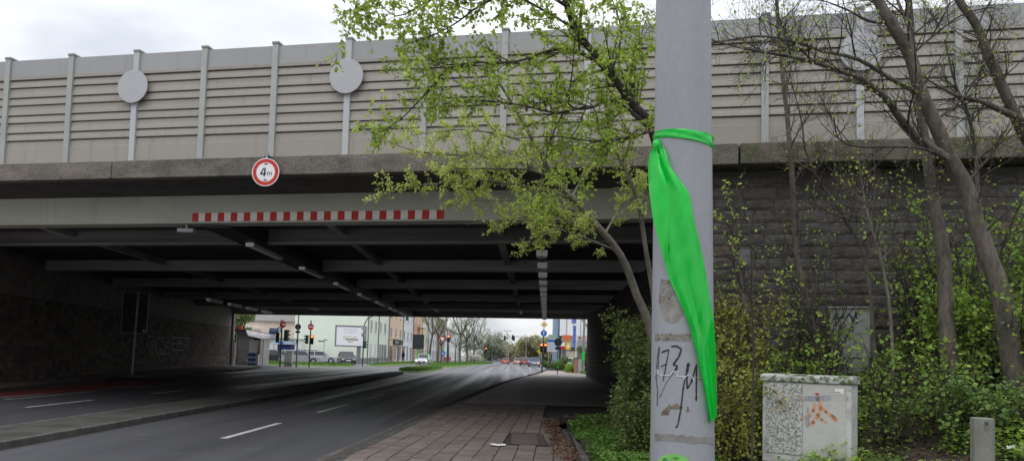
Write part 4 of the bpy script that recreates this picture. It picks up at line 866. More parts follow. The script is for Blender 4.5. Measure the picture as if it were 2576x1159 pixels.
T.limb(VP((1890, 760, 8.4), (1950, 730, 9), (2010, 720, 9.6)), .008, .005, 2, .2, 2, 20, main=False); T.limb(VP((1912, 730, 8.4), (1890, 700, 8.4)), .006, .005, 2, .2, 2, 10, main=False)
T.finish('hornbeam_shrub', 'slender shrub with large fresh lime leaves overlapping the right side of the mast', 'shrub', b_, bark_d, leaf_y, .052, .36, group=SG, crown='leaves')
# --- ground cover, dead leaves and grass on the embankment
def scatter(name, n, xr, yr, size, mat, hmax, fold=.25, wid=.42, mask=None, upd=.3, seed=1, parent=None, zf=EZ):
    rg = np.random.default_rng(seed); P = []; k = 0
    while len(P) < n and k < n * 6:
        k += 1; x = rg.uniform(*xr); y = rg.uniform(*yr)
        c = mnoise.noise((x * 1.1, y * 1.1, seed)) + .5 * mnoise.noise((x * 3, y * 3, seed))
        if mask and not mask(x, y, c): continue
        P.append((x, y, zf(x, y) + rg.uniform(0, 1) ** 1.5 * hmax * (.6 + .8 * max(0, c + .3))))
    P = np.array(P); n = len(P); D = rg.normal(0, 1, (n, 3)); D[:, 2] = np.abs(D[:, 2]) * upd; Nn = rg.normal(0, .35, (n, 3)); Nn[:, 2] += 1
    if upd > 1: Nn = rg.normal(0, 1, (n, 3)); Nn[:, 2] *= .2
    L = size * rg.uniform(.55, 1.3, n)
    return stuff(leaf_mesh(name, P, D, Nn, L, L * wid, mat, parent, fold))
def inwall(x, y): return y < 14.55 - .171 * x
def lab(o, l, c): o['label'] = l; o['category'] = c; return o
lab(scatter('ground_cover', 42000, (1.6, 11), (5.5, 17.8), .048, leaf_i, .16, mask=lambda x, y, c: (inwall(x, y) or x < 3.4) and c > -.12, seed=61), 'low leafy ground cover creeping over the embankment', 'ground cover')
lab(scatter('ground_ivy', 20000, (3.2, 10), (6.5, 13.5), .052, leaf_l, .20, mask=lambda x, y, c: inwall(x, y) and c > .12, seed=62), 'brighter leafy weeds in patches across the slope', 'weeds')
lab(scatter('dead_leaves', 9000, (1.3, 10), (6, 17.5), .055, leaf_dead, .02, mask=lambda x, y, c: inwall(x, y) or x < 3.4, seed=63), 'brown dead leaves strewn over the embankment soil', 'dead leaves')
lab(scatter('leaf_litter', 1500, (.72, 1.12), (10.2, 17.6), .045, leaf_dead, .03, mask=lambda x, y, c: x > .70 + abs(c) * .35, seed=64, zf=lambda x, y: swz + .004), 'reddish brown leaf litter piled along the edging stones', 'dead leaves')
lab(scatter('weeds', 16000, (1.28, 3.0), (8.8, 15.5), .055, grass_b, .12, mask=lambda x, y, c: x < 1.5 + (16 - y) * .22 and c > -.25, seed=65), 'bright green weeds growing in the bed beside the pavement', 'weeds')
lab(scatter('grass', 9000, (1.25, 3.6), (8.5, 15), .13, grass_b, .02, wid=.035, upd=2.2, fold=0, seed=66, mask=lambda x, y, c: c > -.1), 'tufts of grass among the weeds by the pavement edge', 'grass')
# dandelion by the pillar
random.seed(71); q = AT(2395, 1150, 7.4); q.z = EZ(q.x, 7.4); dn = thing('dandelion', 'dandelion rosette with one yellow flower beside the marker pillar', 'plant', q)
n = 90; an = RNG.uniform(0, 2 * PI, n); D = np.stack([np.cos(an), np.sin(an), RNG.uniform(.2, 1.2, n)], 1); P = np.stack([np.cos(an) * .03, np.sin(an) * .03, RNG.uniform(0, .06, n)], 1)
leaf_mesh('leaves', P, D, np.tile([0, 0, 1.0], (n, 1)) + RNG.normal(0, .2, (n, 3)), RNG.uniform(.10, .19, n), RNG.uniform(.02, .04, n), leafm('dandelion_leaf', (.10, .26, .04), (.07, .19, .03)), dn)
MB().cyl((0, 0, 0), (.02, -.02, .2), .004, n=6).build('stem', leaf_i, dn); fl = MB(); fl.disc((.02, -.02, .2), .03, .012, 14, 'z'); fl.build('flower', sign_y, dn)
q = AT(2548, 1132, 8.2); q.z = EZ(q.x, 8.2) + .02
rs = [[(-.09 + .03 * j, -.06 + .024 * i, random.uniform(0, .06)) for j in range(7)] for i in range(6)]
tag(MB().sheet(rs).build('plastic_bag', white_p, loc=q), 'crumpled white plastic bag lying on the slope right of the marker pillar', 'litter')
# ================================================================== beyond the bridge
def gpos(vx, Y, dz=0.0): return Vector((GX(vx, Y), Y, gz(Y) + dz))
# grass strips
def lawn(name, poly, z=.1):
    y0 = poly[0][1]; b = MB(); n = len(poly); c = Vector((sum(p[0] for p in poly) / n, sum(p[1] for p in poly) / n))
    rows = [[(c.x + (p[0] - c.x) * s_, c.y + (p[1] - c.y) * s_, gz(p[1]) + (z + .06 if s_ < .9 else z if s_ < 1 else -.02)) for p in poly + poly[:1]] for s_ in (.02, .5, .92, 1)]
    return struct(b.sheet(rows).build(name, lawn_m))
def lawn_grass(name, label, poly, n, seed, size=.22):
    rg = np.random.default_rng(seed); xs = [p[0] for p in poly]; ys = [p[1] for p in poly]; P = []
    def ins(x, y):
        r = False; j = len(poly) - 1
        for i in range(len(poly)):
            if (poly[i][1] > y) != (poly[j][1] > y) and x < (poly[j][0] - poly[i][0]) * (y - poly[i][1]) / (poly[j][1] - poly[i][1]) + poly[i][0]: r = not r
            j = i
        return r
    while len(P) < n:
        x, y = rg.uniform(min(xs), max(xs)), rg.uniform(min(ys), max(ys))
        if ins(x, y): P.append((x, y, gz(y) + .12))
    P = np.array(P); D = rg.normal(0, .5, (n, 3)); D[:, 2] = 1; Nn = rg.normal(0, 1, (n, 3)); Nn[:, 2] *= .2; L = size * rg.uniform(.5, 1.3, n)
    lab(stuff(leaf_mesh(name, P, D, Nn, L, L * .12, grass_b, None, 0)), label, 'grass')
isl = [(-9.0, 58.2), (-7.4, 58.6), (-6.9, 64), (-6.75, 72.5), (-7.6, 74.2), (-9.2, 72), (-9.6, 64)]
lawn('island_grass', isl); lawn_grass('grass', 'bright grass on the traffic island below the dark sign panel', isl, 5000, 81)
md = [(-9.6, 80), (-7.6, 79), (-6.6, 85), (-5.6, 100), (-4.6, 125), (-3.8, 150), (-5, 185), (-8, 185), (-9, 140), (-9.6, 110)]
lawn('median_grass', md, .14); lawn_grass('grass', 'grass along the tree planted median beyond the bridge', md, 7000, 82, .3)
gl = [(-29, 70), (-24, 68.5), (-17, 70), (-15.6, 72.5), (-16.2, 75), (-22, 76), (-30, 77)]
lawn('verge_grass', gl); lawn_grass('grass', 'grass verge in front of the parked cars', gl, 7000, 83)
g2 = [(-15.4, 76.8), (-14.2, 77), (-13.6, 84), (-13.4, 100), (-13.3, 150), (-15, 150), (-15.4, 100), (-15.6, 84)]
lawn('roadside_grass', g2); lawn_grass('grass', 'grass strip along the street before the row of houses', g2, 6000, 84)
g3 = [(6.8, 60.5), (9, 61), (10, 75), (9, 83), (7.2, 79), (6.6, 70)]
lawn('bank_grass', g3, .16); lawn_grass('grass', 'grass beside the footpath past the right abutment', g3, 4000, 85)
# ---- houses along the street
def house(name, label, x0, x1, y0, y1, h, mat, faces, plinth=None, roof=None, cat='house', rotz=0, seams=()):
    z0 = gz((y0 + y1) / 2) - .05; t = thing(name, label, cat, (x0, y0, z0), rotz); Lx, Ly = x1 - x0, y1 - y0
    MB().box(0, Lx, 0, Ly, -.3, h).build('wall', mat, t)
    if plinth: MB().box(-.05, Lx + .05, -.05, Ly - .02, -.3, .75).build('plinth', plinth, t)
    if roof: MB().prism([(-.4, h + .004), (Lx + .4, h + .004), (Lx / 2, h + roof[0])], 'y', -.3, Ly - .01).build('roof', roof[1], t)
    for f_, a, b_, c, d, kind in faces:   # face 'f' front (-y) or 'r' street side (+x); a..b along, c..d height
        fr = M('window_frame', (.70, .70, .68), .5); pm = {'w': glass_h, 'd': M('door_grey', (.35, .36, .37), .5), 's': M('shop_glass', (.33, .36, .37), .15, spec=.6), 'p': M('shutter_pale', (.62, .64, .62), .6), 'k': dark_steel}[kind]
        nm = {'w': 'window', 'd': 'door', 's': 'shop_window', 'p': 'window', 'k': 'cellar_window'}[kind]
        if f_ == 'f':
            w = MB().box(a, b_, -.04, -.002, c, d).build(nm, fr, t); MB().box(a + .07, b_ - .07, -.05, -.041, c + .07, d - .07).build('pane', pm, w)
            MB().box(a - .06, b_ + .06, -.12, -.002, c - .09, c - .004).build('sill', fr, w)
        else:
            w = MB().box(Lx + .002, Lx + .05, a, b_, c, d).build(nm, fr, t); MB().box(Lx + .051, Lx + .06, a + .09, b_ - .09, c + .09, d - .09).build('pane', pm, w)
            MB().box(Lx + .002, Lx + .14, a - .08, b_ + .08, c - .1, c - .004).build('sill', fr, w)
    for q in seams: MB().cyl((Lx + .1, q, 0), (Lx + .1, q, h - .1), .07, n=8).build('downpipe', M('downpipe', (.20, .20, .20), .5), t)
    return t
mint = M('render_mint', (.76, .83, .71), .85, (.73, .80, .68), scale=.5, fine=.03, ramp2=((.68, .75, .64), 1.2, .6, .9))
rooft = M('roof_tile', (.26, .24, .235), .85, (.2, .185, .18), scale=3, stretch=(1, 6, 1))
grey_pl = M('plinth_grey', (.27, .265, .25), .9)
SX = -18.6
a95 = 93
house('mint_house', 'pale mint green apartment house with a blank side wall behind the billboard', GX(737, a95), SX, a95, 109, 10.5, mint,
      [('r', 2.0, 3.2, .95, 2.7, 'p'), ('r', 5.3, 6.1, .95, 2.6, 'p'), ('r', 1.9, 3.2, 4.4, 5.8, 'w'), ('r', 5.0, 6.3, 4.4, 5.8, 'w'), ('r', 8.8, 9.9, 4.4, 5.8, 'w'), ('r', 12.2, 13.6, 4.4, 5.8, 'w'), ('r', 8.6, 10.0, .3, 2.7, 's'), ('r', 10.4, 12.2, .3, 2.7, 's'), ('r', 12.6, 14.6, .3, 2.7, 's'), ('r', 2.4, 2.9, .2, .6, 'k'), ('r', 4.0, 4.6, .2, .6, 'k'),
       ('r', 1.9, 3.2, 7.3, 8.7, 'w'), ('r', 5.0, 6.3, 7.3, 8.7, 'w'), ('r', 8.8, 9.9, 7.3, 8.7, 'w')], grey_pl, (3, rooft), seams=(.25, 7.6))
def street_face(y0, y1, n, floors, shop='s', tall=1.6, z1=3.9, dz=3.3, h=12):
    L = y1 - y0; F = []
    for k in range(n):
        c = L * (k + .5) / n; w = min(1.25, L / n * .45)
        for f_ in range(floors): F.append(('r', c - w / 2, c + w / 2, z1 + dz * f_, z1 + tall + dz * f_, 'w'))
        F.append(('r', c - w * .85, c + w * .85, .35, 2.75, shop if k % 2 == 0 else 'd'))
    return F
peach = M('render_peach', (.80, .60, .44), .85, (.76, .56, .42), scale=.8, fine=.04)
whiter = M('render_white', (.80, .80, .81), .85, (.74, .74, .75), scale=.8, fine=.04)
orange_r = M('render_orange', (.68, .42, .28), .85, (.62, .38, .26), scale=.8, fine=.04)
yellow_r = M('render_yellow', (.72, .66, .46), .85, (.66, .60, .42), scale=.8, fine=.04)
grey_r = M('render_grey', (.6, .6, .61), .85, (.53, .53, .54), scale=.8, fine=.04)
brown_r = M('render_brown', (.45, .33, .26), .85, (.32, .22, .17), scale=.8, fine=.04)
for y0, y1, mt, n, lb, h in ((109.05, 122.9, peach, 3, 'peach coloured town house between the mint and the white houses', 12), (123, 135.9, whiter, 3, 'white town house right of the peach one', 12.5), (136, 149.9, orange_r, 3, 'orange brown house with white balconies along the street', 12), (150, 159.9, yellow_r, 2, 'cream yellow house half hidden by the street trees', 11.5),
                         (160, 179.9, grey_r, 4, 'light grey house behind the street tree trunks', 11), (180, 198.9, brown_r, 4, 'brown house far along the street behind the trees', 11), (199, 262, whiter, 9, 'long white building at the far end of the row of houses', 9)):
    t = house('town_house', lb, SX - 11, SX, y0, y1, h, mt, street_face(y0, y1, n, 2 if h < 10 else 3), None, (3.2, rooft), seams=(.2,))
    if mt is orange_r:
        for z in (3.4, 6.7):
            q = MB().box(11.0, 12.1, 6.5, 10.5, z, z + .15); q.build('balcony_slab', brown_r, t); MB().box(12.0, 12.1, 6.5, 10.5, z + .15, z + 1.15).build('balcony_rail', white_p, t)
    if mt is peach:
        MB().box(11.06, 11.3, 4.5, 12.5, 2.9, 3.6).build('shop_sign', dark_steel, t); MB().box(11.301, 11.31, 5, 8, 3.05, 3.45).build('sign_lettering', sign_grey, t); MB().box(11.06, 11.2, 0, 13.8, 3.75, 3.85).build('cornice', yellow_r, t)
    if h == 9: MB().box(11.06, 11.5, 2, 20, 0, 1.2).build('red_base', M('red_render', (.5, .10, .12), .8), t)
# beige house with a grey roof, left
Yb = 100; xa, xb = GX(597, Yb), GX(746, Yb)
bh_ = house('beige_house', 'beige house with a grey tiled roof behind the kiosk', xa, xb, Yb, Yb + 9, 5.5, M('render_beige', (.78, .66, .56), .85, (.72, .61, .52), scale=.7, fine=.04),
      [('f', 4.1, 5.1, 3.3, 4.15, 'w'), ('f', 5.3, 6.0, 3.8, 4.7, 'w'), ('f', .9, 2.0, 3.6, 4.5, 'w')], None, None)
Lx = xb - xa
MB().hexa([(-.5, -.5, 5.4), (Lx + .3, -.5, 5.4), (Lx + .3, 9.5, 5.4), (-.5, 9.5, 5.4)], [(1.2, 4.2, 7.6), (Lx - .5, 4.2, 7.6), (Lx - .5, 4.8, 7.6), (1.2, 4.8, 7.6)]).build('roof', rooft, bh_)
MB().box(.4, 2.9, -2.2, -.05, 0, 4.25).build('grey_annex', grey_r, bh_); MB().box(Lx - 1.4, Lx - .05, -1.2, -.05, 2.6, 2.75).build('balcony_slab', white_p, bh_)
r = MB()
for k in range(8): r.box(Lx - 1.4 + k * .185, Lx - 1.37 + k * .185, -1.2, -1.16, 2.75, 3.7)
r.box(Lx - 1.4, Lx - .05, -1.21, -1.15, 3.7, 3.76); r.build('balcony_rail', brown_r, bh_)
# low white annex and blue stall
x0, x1 = GX(652, 88), GX(705, 88)
an = thing('white_shed', 'low white flat roofed shed behind the parked cars right of the kiosk', 'shed', (x0, 88, 0))
MB().box(0, x1 - x0 + 1.6, 0, 4, 0, 2.7).build('wall', white_p, an); MB().box(-.1, x1 - x0 + 1.7, -.5, 4.1, 2.71, 2.86).build('roof', galv, an); MB().box(.05, x1 - x0 + 1.55, -.03, -.001, .02, .55).build('plinth', grey_pl, an)
x0, x1 = GX(696, 86), GX(729, 86)
bs = thing('blue_stall', 'small dark blue stall with a pale blue sign band beside the white shed', 'stall', (x0, 86, 0)); w_ = x1 - x0
MB().box(0, w_, 0, 1.6, 0, 2.1).build('body', M('stall_blue', (.03, .04, .14), .6), bs); MB().box(-.4, w_ + .3, -.5, 1.8, 2.11, 2.5).build('sign_band', M('stall_band', (.42, .50, .60), .5), bs); MB().box(.3, w_ * .55, -.52, -.501, 2.17, 2.42).build('blue_panel', sign_b, bs); MB().box(-.35, -.28, -.45, -.38, 0, 2.1).build('post', galv, bs)
# ---- the kiosk at the end of the left wall
kp = Vector((GX(590, 65.2), 65.2, .03)); kx1 = GX(653, 65.2) - kp.x
kk = thing('mini_kiosk', 'small grey kiosk with blue MINI KIOSK panel and slanting canopy at the wall end', 'kiosk', kp, 0)
MB().box(.0, kx1, 0, 2.4, 0, 3.0).build('wall', M('kiosk_wall', (.42, .395, .37), .8, (.34, .32, .30), scale=2), kk)
MB().prism([(-.15, 3.2), (kx1 * .42, 3.18), (kx1 + .3, 2.75), (kx1 + .3, 2.68), (kx1 * .42, 3.05), (-.15, 3.06)], 'y', -.35, 2.6).build('roof', M('kiosk_roof', (.20, .07, .05), .7), kk)
MB().box(.05, kx1 * .42, -.37, -.352, 2.98, 3.2).build('fascia', M('fascia_navy', (.03, .035, .10), .6), kk)
MB().add([(kx1 * .45, -.4, 3.12), (kx1 + 2.3, -.9, 2.62), (kx1 + 1.0, -2.3, 2.35), (kx1 * .8, -2.0, 2.62), (kx1 * .45, -.4, 3.08), (kx1 + 2.3, -.9, 2.58), (kx1 + 1.0, -2.3, 2.31), (kx1 * .8, -2.0, 2.58)], [(0, 1, 2, 3), (7, 6, 5, 4), (0, 4, 5, 1), (1, 5, 6, 2), (2, 6, 7, 3), (3, 7, 4, 0)]).build('canopy', M('canopy_sheet', (.52, .50, .49), .6, (.36, .36, .36), scale=1.5, stretch=(4, .3, 1)), kk)
MB().cyl((kx1 + 2.1, -.95, 0), (kx1 + 2.1, -.95, 2.6), .04, n=8).build('canopy_post', galv, kk); MB().cyl((kx1 + .95, -2.1, 0), (kx1 + .95, -2.1, 2.35), .03, n=8).build('canopy_post', galv, kk)
MB().box(kx1 * .54, kx1 * .88, -.03, -.002, 1.12, 2.25).build('hatch', white_p, kk); MB().box(kx1 * .88, kx1 * .99, -.04, -.002, 1.12, 2.3).build('hatch_frame', brown_r, kk)
MB().box(kx1 * .52, kx1 + .04, -.32, -.002, 1.02, 1.11).build('counter', sign_grey, kk); MB().box(kx1 * .72, kx1 * .98, -.1, -.002, 2.3, 2.52).build('lintel', MATS['fascia_navy'], kk)
kpn = MB().box(kx1 * .585, kx1 * .88, -.36, -.325, .0, 1.0).build('sign_panel', sign_b, kk)
MB().box(kx1 * .885, kx1 * .98, -.3, -.003, .04, 1.0).build('side_panel', white_p, kk)
text('lettering', 'MINI', .36, sign_w, kk, (kx1 * .735, -.365, .70), sx=.95, bold=.008, depth=.002); text('lettering', 'KIOSK', .34, sign_w, kk, (kx1 * .735, -.365, .28), sx=.82, bold=.008, depth=.002)
MB().box(kx1 * .42, kx1 * .49, -.03, -.002, .25, .62).build('notice', white_p, kk); MB().cyl((.12, -.06, 0), (.12, -.06, 2.95), .06, n=8).build('downpipe', galv, kk); MB().box(-.1, .06, -.02, 0.5, 0, 2.0).build('shutter_rail', sign_w, kk)
MB().box(.28, .58, -.3, -.1, 3.2, 3.45).build('warning_light', M('red_lamp', (.75, .06, .02), .4), kk)
op = thing('open_sign', 'blue OPEN sign box standing above the kiosk canopy', 'sign', (GX(685, 64.2), 64.2, 2.78))
MB().box(-.40, .40, -.08, .08, .1, .62).build('box', sign_b, op, bevel=.01); MB().box(.401, .47, -.08, .08, .1, .62).build('end_cap', sign_w, op); text('lettering', 'OPEN', .26, sign_w, op, (0, -.082, .43), bold=.006, depth=.002)
MB().box(-.24, .24, -.084, -.0805, .16, .22).build('small_line', sign_grey, op)
MB().tube([(0, 0, -.2), (0, 0, .1)], .03, 6).build('bracket', galv, op)
# ---- billboard
bp_ = gpos(892, 88.5); bbp = thing('billboard', 'framed white billboard on a thick grey post before the mint wall', 'billboard', bp_, rad(4))
bw, bzz, bhh = 1.78, 2.05, 2.62
MB().box(.16, .62, .05, .35, 0, bzz).build('post', M('bill_post', (.20, .22, .24), .5), bbp); f_ = MB(); bx0 = -bw - .75; bx1 = bw - .75 + .2
f_.box(bx0, bx1, -.06, .4, bzz, bzz + .17); f_.box(bx0, bx1, -.06, .4, bzz + bhh - .17, bzz + bhh); f_.box(bx0, bx0 + .17, -.06, .4, bzz + .17, bzz + bhh - .17); f_.box(bx1 - .17, bx1, -.06, .4, bzz + .17, bzz + bhh - .17); f_.build('frame', M('bill_frame', (.22, .23, .25), .5), bbp)
MB().box(bx0 + .17, bx1 - .17, -.02, .36, bzz + .17, bzz + bhh - .17).build('poster', M('poster_white', (.82, .82, .85), .4, (.80, .80, .83)), bbp); bc = (bx0 + bx1) / 2; pg = M('poster_grey', (.50, .50, .53), .5)
text('lettering', 'Kein Zigaretten-', .27, pg, bbp, (bc, -.024, bzz + bhh - .50), sx=.95, depth=.002); text('lettering', 'Rauchgeruch.', .27, pg, bbp, (bc, -.024, bzz + bhh - .82), sx=.95, depth=.002)
q = MB(); q.box(bc - .85, bc + .75, -.03, -.021, bzz + 1.02, bzz + 1.28); q.build('printed_stick', M('print_gold', (.55, .45, .30), .5), bbp); MB().box(bc - .8, bc + .7, -.036, -.031, bzz + 1.08, bzz + 1.22).build('printed_stick_paper', sign_w, bbp)
MB().box(bc - .58, bc + .95, -.034, -.021, bzz + .80, bzz + .97).build('printed_shadow', M('print_brown', (.36, .31, .26), .5), bbp); MB().box(bc - .3, bc + .32, -.03, -.021, bzz + .53, bzz + .68).build('printed_caption', pg, bbp)
# ---- cars
def car(label, vx, Y, rot, body, kind='sedan', x=None, lights=None, zoff=0, L=4.4, Wd=1.75, H=1.43, name='car', group=None):
    p_ = Vector((x if x is not None else GX(vx, Y), Y, gz(Y) + zoff)); t = thing(name, label, 'car', p_, rot, group)
    hb = .62 * H; hl, hw = L / 2, Wd / 2     # local +y is forward
    S = {'sedan': (-.30, .22, -.17, .08, .93, .86), 'wagon': (-.49, .24, -.43, .10, 1.0, .90), 'hatch': (-.47, .22, -.36, .07, .98, .90), 'van': (-.49, .30, -.44, .14, 1.0, .92)}[kind]
    b0, b1, t0, t1, rr, hd = S; tail = hb * rr; hood = hb * hd
    prof = [(-hl, .32), (-hl + .04, .22), (-hl + .5, .2), (hl - .5, .2), (hl - .03, .24), (hl, .42), (hl - .04, hood * .78), (hl - .22, hood * .93), (b1 * L, hb), (b0 * L, hb), (-hl + .12, tail * .98), (-hl + .01, tail * .72)]
    mb_ = MB(); n = len(prof); secs = [(-hw + .02, .93), (-hw, .98), (-hw, 1), (hw, 1), (hw, .98), (hw - .02, .93)]
    rows = []
    for xx, sc_ in ((-hw + .10, .99), (-hw, 1), (hw, 1), (hw - .10, .99)):
        rows.append([(xx, y_ * (1 if abs(xx) < hw - .01 else .985), z_ if z_ < hb - .01 or abs(xx) > hw - .01 else z_ + .012) for y_, z_ in prof])
    # lofted: narrow side, full side, full side, narrow side
    loft = [[(-hw, y_ * .985, min(z_, hb * .97)) for y_, z_ in prof], [(-hw + .09, y_, z_) for y_, z_ in prof], [(hw - .09, y_, z_) for y_, z_ in prof], [(hw, y_ * .985, min(z_, hb * .97)) for y_, z_ in prof]]
    mb_.sheet([r_ + r_[:1] for r_ in loft]); k = 0; mb_.f.append(tuple(range(n))[::-1]); mb_.f.append(tuple(3 * (n + 1) + i for i in range(n)))
    mb_.build('body', body, t, smooth=False, bevel=.02)
    lo = [(-hw + .09, b0 * L, hb - .02), (hw - .09, b0 * L, hb - .02), (hw - .09, b1 * L, hb - .02), (-hw + .09, b1 * L, hb - .02)]; hi = [(-hw + .24, t0 * L, H - .05), (hw - .24, t0 * L, H - .05), (hw - .24, t1 * L, H - .05), (-hw + .24, t1 * L, H - .05)]
    g_ = MB().hexa(lo, hi).build('windows', glass_d, t)
    MB().hexa([(p[0] * 1.02, p[1], p[2] - .01) for p in hi], [(p[0] * .94, p[1] * .97, H) for p in hi]).build('roof', body, t, bevel=.015)
    def PL(a, c, r_): MB().tube([a, c], [r_, r_], 5).build('pillar', body, t)
    for a, c in zip(lo, hi): PL(a, c, .045)
    for sgn in (-1, 1):
        m0 = (b0 + b1) / 2 * L - .1; m1 = (t0 + t1) / 2 * L - .1; PL((sgn * (hw - .085), m0, hb - .02), (sgn * (hw - .235), m1, H - .05), .045)
        if kind in ('wagon', 'van', 'hatch'): PL((sgn * (hw - .085), m0 - .27 * L * .8, hb - .02), (sgn * (hw - .235), m1 - .22 * L * .8, H - .05), .05)
    for sgn in (-1, 1):
        for yy in (-.29 * L, .31 * L):
            MB().disc((sgn * (hw + .004) - (.01 if sgn > 0 else 0), yy, .31), .35, .01, 20, 'x').build('wheel_arch', tyre, t)
            w_ = MB().disc((sgn * hw - (.17 if sgn > 0 else -.0) + sgn * .012, yy, .305), .305, .17, 20, 'x').build('wheel', tyre, t); MB().disc((sgn * (hw + .018) - .004, yy, .305), .2, .008, 14, 'x').build('rim', rim_m, w_)
        MB().box(sgn * hw - .02 + (.02 if sgn > 0 else -.12), sgn * hw - .02 + (.16 if sgn > 0 else .02), b1 * L - .35, b1 * L - .25, hb - .02, hb + .12).build('mirror', body, t)
        MB().box(sgn * (hw - .25) - .16, sgn * (hw - .25) + .16, hl - .12, hl - .005, hood * .62, hood * .80).build('headlight', M('headlight_on', (1, .95, .85), .2, emit=2.5) if lights == 'front' else M('headlight', (.6, .62, .64), .15, spec=.7), t)
        MB().box(sgn * (hw - .2) - .15, sgn * (hw - .2) + .15, -hl - .008, -hl + .15, tail * .60, tail * .86).build('tail_light', M('tail_on', (.85, .06, .02), .3, emit=.6) if lights == 'brake' else M('tail_light', (.30, .015, .015), .2, spec=.6), t)
    MB().box(-hw + .3, hw - .3, hl - .02, hl + .006, .30, .30 + .24 * hood).build('grille', dark_steel, t); MB().box(-.26, .26, hl + .007, hl + .015, .38, .49).build('number_plate', sign_w, t)
    MB().box(-.26, .26, -hl - .02, -hl - .011, .5, .61).build('number_plate', sign_w, t); MB().box(-hw + .06, hw - .06, -hl - .014, -hl + .02, .25, .34).build('bumper_strip', dark_steel, t)
    if lights == 'blink': MB().box(hw - .36, hw - .1, -hl - .02, -hl - .009, tail * .62, tail * .8).build('indicator', M('indicator_on', (1, .35, .02), .3, emit=2.5), t)
    return t
def paint(n_, c): return M('car_' + n_, c, .28, tuple(v * .95 for v in c), fine=0, spec=.5, coat=.6)
car('dark compact car parked behind the silver estate near the kiosk', 680, 82, rad(-52), paint('black', (.03, .032, .035)), 'hatch', zoff=.02, L=3.8)
car('silver estate car parked side on beyond the left end of the bridge', 754, 79, rad(-72), paint('silver', (.36, .37, .39)), 'wagon', zoff=.02, L=4.4, H=1.45)
car('silver hatchback parked nose to the right behind the estate', 806, 86, rad(-82), paint('silver2', (.44, .45, .47)), 'hatch', zoff=.02, L=4.1)
car('white estate car parked close to the mint wall behind the silver hatchback', 790, 90.5, rad(-86), paint('white', (.72, .72, .72)), 'wagon', zoff=.02, L=4.5, H=1.6)
car('small black car parked facing the camera below the billboard', 871, 84.5, rad(-160), paint('black2', (.025, .025, .035)), 'hatch', zoff=.02, L=3.6, H=1.45)
car('silver car with headlights driving towards the bridge', 1066, 99, rad(178), paint('silver3', (.58, .59, .62)), 'sedan', lights='front')
car('blue saloon seen from behind waiting in the right lane', 1343, 109, rad(-3), paint('blue', (.10, .17, .30)), 'sedan', lights='blink')
car('dark red car half hidden behind the blue saloon', 1319, 135, rad(-2), paint('red2', (.20, .03, .03)), 'van', H=1.65, lights='brake')
car('red car with glowing brake lights far ahead in the left lane', 1271, 170, rad(0), paint('red', (.42, .04, .03)), 'hatch', lights='brake', H=1.5)
car('beige hatchback driving away in the middle lane', 1301, 165, rad(0), paint('beige', (.42, .36, .31)), 'hatch', lights='brake', H=1.55)
car('white car far away between the lanes', 1319, 195, rad(0), paint('white2', (.7, .7, .7)), 'sedan')
car('pale car parked behind the hedge past the right abutment', 1450, 88, rad(-85), paint('pale', (.55, .57, .60)), 'hatch', zoff=.1)
# ---- poles, signals and signs
def signal(t, x, y, z, rot, lit, col=dark_steel, lamps=3, s=1.0):
    """a signal head; lit = None or 'red'/'amber'; parts under t"""
    R = Matrix.Rotation(rot, 4, 'Z'); off = Vector((x, y, z))
    def tr(b): b.v = [tuple(R @ Vector(v) + off) for v in b.v]; return b
    h_ = .29 * lamps * s
    o = tr(MB().box(-.15 * s, .15 * s, -.12 * s, .10 * s, 0, h_)).build('signal_head', col, t, bevel=.02)
    for k in range(lamps):
        zc = h_ - (.145 + .29 * k) * s; on = lit and k == 0
        tr(MB().disc((0, -.13 * s, zc), .105 * s, .012, 14)).build('lens', M('lens_red_on', (1, .16, .03), .3, emit=4) if on else M('lens_off', (.05, .04, .035), .3), o)
        v = MB(); A = [PI * j / 8 for j in range(9)]; v.sheet([[(math.cos(a) * .125 * s, yy, zc + math.sin(a) * .125 * s) for a in A] for yy in (-.12 * s, -.30 * s)]); tr(v).build('visor', col, o)
def rsign(t, z, r, mat, name, rot=0, off=(0, -.06, 0), face=None, shape='disc'):
    R = Matrix.Rotation(rot, 4, 'Z'); of = Vector(off) + Vector((0, 0, z))
    def tr(b): b.v = [tuple(R @ Vector(v) + of) for v in b.v]; return b
    if shape == 'disc': o = tr(MB().disc((0, 0, 0), r, .02, 28)).build(name, mat, t)
    elif shape == 'diamond': o = tr(MB().prism([(0, -r), (r, 0), (0, r), (-r, 0)], 'y', 0, .02)).build(name, mat, t)
    else: o = tr(MB().prism([(0, -r), (r * .87, r * .5), (-r * .87, r * .5)], 'y', 0, .02)).build(name, mat, t)
    if face == 'noentry': tr(MB().box(-r * .72, r * .72, -.006, -.001, -r * .16, r * .16)).build('white_bar', sign_w, o)
    if face == 'up':
        q = MB(); q.box(-r * .1, r * .1, -.006, -.001, -r * .6, r * .3); q.prism([(-r * .38, r * .2), (0, r * .68), (r * .38, r * .2), (0, r * .38)], 'y', -.0065, -.001); tr(q).build('arrow', sign_w, o)
    if face == 'downright':
        q = MB(); q.prism([(-r * .5, r * .38), (-r * .38, r * .5), (r * .3, -r * .18), (r * .18, -r * .3)], 'y', -.006, -.001); q.prism([(r * .5, -r * .5), (r * .5, .0), (0, -r * .5)], 'y', -.0065, -.001); tr(q).build('arrow', sign_w, o)
    if face == 'priority': tr(MB().prism([(0, -r * .62), (r * .62, 0), (0, r * .62), (-r * .62, 0)], 'y', -.006, -.001)).build('yellow_face', sign_y, o)
    if face == 'yield': tr(MB().prism([(0, -r * .62), (r * .54, r * .31), (-r * .54, r * .31)], 'y', -.006, -.001)).build('white_face', sign_w, o)
    return o
